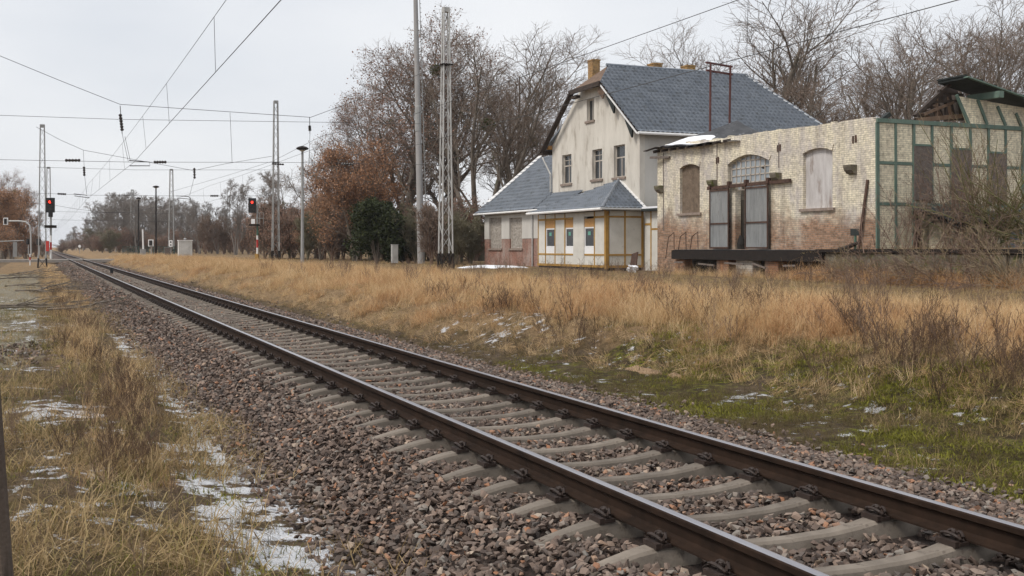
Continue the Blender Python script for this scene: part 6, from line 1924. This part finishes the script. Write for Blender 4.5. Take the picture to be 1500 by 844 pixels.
def mats(meshes, m):
    for me in meshes: me.materials.append(m)
    return meshes
dry = proto_coll('dry_clumps', mats([clump(100 + k, 34, .62, .0042, .28, .22, .55, 4, .12) for k in range(6)], M['straw']))
lit = proto_coll('litter_clumps', mats([clump(220 + k, 30, .24, .0036, .5, .5, .75, 3, .10) for k in range(4)], M['litter']))
dry2 = proto_coll('russet_clumps', mats([clump(200 + k, 34, .56, .0044, .34, .30, .75, 4, .11) for k in range(5)], M['straw3']))
mixc = proto_coll('mixed_clumps', mats([clump(120 + k, 30, .26, .0036, .40, .40, .75, 3, .10) for k in range(5)], M['straw2']))
grn = proto_coll('green_clumps', mats([clump(140 + k, 34, .16, .0034, .40, .40, .7, 3, .09) for k in range(4)], M['greengrass']))
mos = proto_coll('moss_clumps', mats([clump(160 + k, 60, .055, .0045, .6, .6, .5, 2, .09) for k in range(4)], M['mossblade']))
wed = proto_coll('weed_clumps', mats([weed(180 + k, 6, .75, 6) for k in range(5)], M['weed']))

wed2 = proto_coll('dark_weed_clumps', mats([weed(190 + k, 6, .7, 6) for k in range(5)], M['weed_dark']))

def zone_pts(s0, s1, y0, y1, dens0, ref, power, rng, mask=None, cap=None):
    """points whose density falls with the distance"""
    X, Y_ = [], []
    edges = [s0]
    while edges[-1] < s1: edges.append(min(edges[-1] * 1.22 + .6, s1))
    for a, b in zip(edges[:-1], edges[1:]):
        mid = (a + b) / 2
        d = dens0 * min(1.0, (ref / mid)) ** power
        n = int((b - a) * (y1 - y0) * d)
        X.append(-rng.uniform(a, b, n)); Y_.append(rng.uniform(y0, y1, n))
    x = np.concatenate(X); y = np.concatenate(Y_)
    z = gz(x, y)
    k = inframe(x, y, z, 90)
    if mask is not None: k &= mask(x, y)
    return x[k], y[k], z[k]

def free(x, y):
    """outside the buildings and platforms"""
    b = (x > sx0 - 1) & (y > YP - .15) & (x < lx1_) & (y > YP - .15)
    b |= (x < sx0 + .5) & (x > wx0 - .3) & (y > YA - .15)
    return ~b

def put(name, x, y, z, s, coll, n, rng, tilt=.12):
    k = len(x)
    rot = np.stack([rng.normal(0, tilt, k), rng.normal(0, tilt, k), rng.uniform(0, 6.28, k)], -1)
    s = np.asarray(s) * np.ones(k)
    scl = np.stack([s, s, s * rng.uniform(.8, 1.2, k)], -1)
    return scatter(name, np.stack([x, y, z], -1), rot, scl, rng.integers(0, n, k), coll)

g = np.random.default_rng(77)
# tall dry grass on the bank and the meadow behind it
def bank_mask(x, y):
    edge = bank_edge(x) + (fbm(x, y, 2.0, 51) - .5) * 2.2
    dens = np.clip((y - edge) / .7, 0, 1) * np.clip(.12 + 2.6 * (fbm(x, y, 1.1, 52) - .32), .10, 1)
    dens *= np.where((y > 14.8), np.clip(1 - (y - 14.8) / 2.8, .05, 1), 1)
    return free(x, y) & (g.random(len(x)) < dens)
x, y, z = zone_pts(4, 150, 6.6, 27.5, 50, 14, 1.1, g, bank_mask)
dd = -CS * x + SN * y
sc = (.28 + .98 * fbm(x, y, 1.3, 53)) * np.clip(1 + (dd - 25) / 200, 1, 1.15) * np.clip(.62 + (y - bank_edge(x)) * .2, .62, .92) * np.where(y > 14.5, np.clip(1 - (y - 14.5) / 5, .42, 1), 1)
rus = fbm(x, y, 1.8, 66) + g.normal(0, .08, len(x)) > .52
put('dry_grass', x[~rus], y[~rus], z[~rus], sc[~rus], dry, 6, g, .2)
put('russet_grass', x[rus], y[rus], z[rus], sc[rus], dry2, 5, g, .2)
# second mixed layer
x, y, z = zone_pts(4, 110, 8.8, 30, 20, 14, 1.2, g, lambda a, b: free(a, b) & (g.random(len(a)) < .7))
put('mixed_grass', x, y, z, .55 + .55 * g.random(len(x)), mixc, 5, g)
# foot of the bank: moss with sparse tufts
x, y, z = zone_pts(3.5, 60, 6.4, 10.4, 95, 11, 1.2, g, lambda a, b: (fbm(a, b, .8, 55) + g.normal(0, .05, len(a)) > .50) & (np.abs(b - 8.4) < 1.9) & (-a < 17))
put('moss', x, y, z, .7 + .8 * g.random(len(x)), mos, 4, g)
x, y, z = zone_pts(3.5, 110, 6.3, 10.3, 9, 11, 1.2, g, lambda a, b: g.random(len(a)) < np.clip((fbm(a, b, .9, 56) - .52) * 3.0, .02, 1))
put('green_grass', x, y, z, .4 + .6 * g.random(len(x)), grn, 4, g)
x, y, z = zone_pts(3.5, 130, 6.5, 10.2, 15, 11, 1.1, g, lambda a, b: g.random(len(a)) < np.clip((fbm(a, b, 1.3, 57) - .45) * 4 + (b - 8.3) * .3 + np.clip((-a - 14) / 10, 0, .9), .03, 1))
put('mixed_grass', x, y, z, .35 + .6 * g.random(len(x)), mixc, 5, g)
# low brown litter of grass all over the foot of the bank
x, y, z = zone_pts(3.5, 60, 6.5, 11.5, 190, 11, 1.3, g, lambda a, b: (b < bank_edge(a) + 1.0) & (fbm(a, b, .55, 81) < .68) & (g.random(len(a)) < np.clip(.5 + (fbm(a, b, .7, 62) - .4) * 2.4, .2, 1)))
put('grass_litter', x, y, z, .22 + .30 * g.random(len(x)), lit, 4, g, .5)
x, y, z = zone_pts(3.5, 40, 7.0, 12, 16, 11, 1.2, g, lambda a, b: (np.abs(b - bank_edge(a)) < .9) & (g.random(len(a)) < .8))
put('dry_grass', x, y, z, .35 + .25 * g.random(len(x)), dry, 6, g, .7)
# left verge
lm = lambda a, b: g.random(len(a)) < np.clip((fbm(a, b, .9, 58) - .30) * 3.2, .05, 1) * np.where((b > 1.0) & (-a < 9), .18, 1) * np.where(b > 1.75, .25, 1)
x, y, z = zone_pts(3.2, 80, -9, 2.0, 46, 8, 1.15, g, lm)
k_ = ~((y < .2) & (-x > 15) & (-x < 75) & (g.random(len(x)) < .62))
x, y, z = x[k_], y[k_], z[k_]
put('mixed_grass', x, y, z, .55 + .95 * g.random(len(x)), mixc, 5, g)
x, y, z = zone_pts(3.2, 40, -7, 1.4, 22, 8, 1.2, g, lambda a, b: g.random(len(a)) < np.clip((fbm(a, b, 1.2, 59) - .42) * 4, 0, 1) * np.where(b > .9, .3, 1))
put('green_grass', x, y, z, .6 + .8 * g.random(len(x)), grn, 4, g)
x, y, z = zone_pts(3.2, 40, -7, 1.9, 120, 8, 1.3, g, lambda a, b: g.random(len(a)) < np.clip(.2 + (fbm(a, b, .6, 64) - .35) * 2.6, .05, 1) * np.where(b > .9, .3, 1))
put('grass_litter', x, y, z, .22 + .3 * g.random(len(x)), lit, 4, g, .5)
x, y, z = zone_pts(3.2, 34, -7, 1.6, 30, 8, 1.3, g, lambda a, b: fbm(a, b, .8, 65) > .60)
put('moss', x, y, z, .7 + .7 * g.random(len(x)), mos, 4, g)
x, y, z = zone_pts(3.2, 30, -5, 1.6, 5, 8, 1.0, g, lambda a, b: fbm(a, b, 1.0, 68) > .50)
put('dead_weeds', x, y, z, .2 + .25 * g.random(len(x)), wed, 5, g)
# brown strip of dry weeds and taller grass along the ballast toe
sm_ = lambda a, b: (g.random(len(a)) < 1.0 * np.exp(-((b - (.80 + .22 * np.sin(-a * .5))) / .32) ** 2) * np.clip(.2 + 1.6 * (fbm(a, b, 1.5, 71) - .3), .1, 1)) & (-a > 8.5)
x, y, z = zone_pts(6, 120, -.3, 2.2, 46, 12, 1.0, g, sm_)
put('dry_grass', x, y, z, (.30 + .35 * g.random(len(x))) * np.clip((-x - 4) / 10, .6, 1.15), dry, 6, g)
x, y, z = zone_pts(7, 60, .0, 2.2, 38, 14, 1.0, g, lambda a, b: sm_(a, b) & (-a > 8.5))
put('dead_weeds', x, y, z, .25 + .35 * g.random(len(x)), wed2, 5, g)
# dark weed stands on the bank
wx, wy = [], []
for px_, py_, n, sd in ((735, 455, 26, .7), (700, 440, 10, .6), (575, 450, 22, .8), (820, 475, 14, .5), (870, 420, 6, .6), (1060, 480, 26, .7), (1020, 470, 16, .6), (1110, 470, 10, .8), (1330, 520, 34, .6), (1300, 500, 14, .6), (1460, 540, 34, .6), (1400, 520, 18, .6), (940, 450, 10, .9), (1200, 470, 14, 1.0), (650, 440, 10, 1.0), (450, 410, 12, 1.4)):
    d = ray(px_, py_ ); zt_ = .1
    t = (zt_ - CAMZ) / d[2]
    wx.append(g.normal(d[0] * t, sd, n)); wy.append(g.normal(d[1] * t, sd * .8, n))
wx = np.concatenate(wx)[::2]; wy = np.concatenate(wy)[::2]
k_ = (wy > 8.2); wx, wy = wx[k_], wy[k_]
put('dead_weeds', wx, wy, gz(wx, wy), .5 + .5 * g.random(len(wx)), wed2, 5, g)
x, y, z = zone_pts(5, 60, 9.5, 25, .45, 14, .8, g, free)
put('dead_weeds', x, y, z, .6 + .6 * g.random(len(x)), wed, 5, g)
# litter of grass on the platform end
n = 500
x = g.uniform(XE - 2, lx1_, n); y = g.uniform(YP, YP + 2.5, n); y = np.where(x < XE, g.uniform(YP, YS - .1, n), y)
put('platform_grass', x, y, plat_z(x, y) - .0, .5 + .7 * g.random(n), mixc, 5, g)
x = g.uniform(lxm - 1, lx1_, 900); y = YP - np.abs(g.normal(0, .4, 900)) - .1
put('dry_grass', x, y, gz(x, y), .7 + .8 * g.random(900), dry2, 5, g, .4)
x = g.uniform(lx0_ - 1, lxm, 160); y = YP - np.abs(g.normal(0, .3, 160)) - .15
put('dry_grass', x, y, gz(x, y), .4 + .6 * g.random(160), dry, 6, g, .3)
# dead branches on the left path
rng = np.random.default_rng(9)
for i in range(14):
    px_, py_ = (8, 420) if i == 0 else (rng.uniform(-10, 75), rng.uniform(392, 455))
    d = ray(px_, py_); t = (-.28 - CAMZ) / d[2]
    b = np.array([d[0] * t, d[1] * t, gz1(d[0] * t, d[1] * t) + .08])
    K = 9; a = rng.uniform(-.6, .6)
    P = np.empty((1, K, 3)); P[0, 0] = 0; dv = np.array([math.sin(a) * .5, math.cos(a), .05])
    for k in range(1, K):
        dv = norm(dv + rng.normal(0, .12, 3) * [1, 1, .3]); P[0, k] = P[0, k - 1] + dv * .28
    R = np.linspace(.035, .01, K)[None, :]
    L = grow(P, R, 9, .15, .95, .6, 1.0, 5, .0, .15, .6, .010, rng, .5, .4)
    L2 = grow(*L, 4, .2, .95, .6, .45, 4, .0, .15, .7, .007, rng, .6, .3)
    for q in (L[0], L2[0]): q[..., 2] = np.clip(q[..., 2], -.12, .45) * .55
    V, Q = joinVQ([tubes(P, R, 5), tubes(*L, 4), tubes(*L2, 3)])
    o = tag(link('fallen_branch', np_mesh('fallen_branch', V, Q), M['bark']), 'dead branch lying on the pale ground at the far left path', 'branch', 'dead branches on the left path')
    o.location = b
# grey rubble on the left verge
for nm, spots in (('rubble', ((20, 522, .55), (128, 524, .5), (60, 515, .4))),):
    px3 = []
    for px_, py_, sd in spots:
        d = ray(px_, py_); t = (-.33 - CAMZ) / d[2]
        n = 120; px3.append(np.stack([g.normal(d[0] * t, sd * 1.6, n), g.normal(d[1] * t, sd * .8, n)], -1))
    q = np.concatenate(px3); q = q[q[:, 1] < 1.2]
    n = len(q); sz = g.uniform(.05, .14, n)
    rot = np.stack([g.normal(0, .5, n), g.normal(0, .5, n), g.uniform(0, 6.28, n)], -1)
    scatter(nm, np.stack([q[:, 0], q[:, 1], gz(q[:, 0], q[:, 1]) + sz * .15], -1), rot, np.stack([sz] * 3, -1), g.integers(0, len(stone_meshes), n), stone_coll)

# ------------------------------------------------------------------ air
hz, hnt, hb = base_mat('haze')
hnt.nodes.clear()
ho = hnt.nodes.new('ShaderNodeOutputMaterial'); hv = hnt.nodes.new('ShaderNodeVolumePrincipled')
hv.inputs['Color'].default_value = (.93, .95, 1.0, 1)
hv.inputs['Density'].default_value = .00018
hnt.links.new(hv.outputs[0], ho.inputs['Volume'])
kind(MB().box(-2600, 90, -920, 920, -2.2, 40).build('haze', hz), 'stuff')
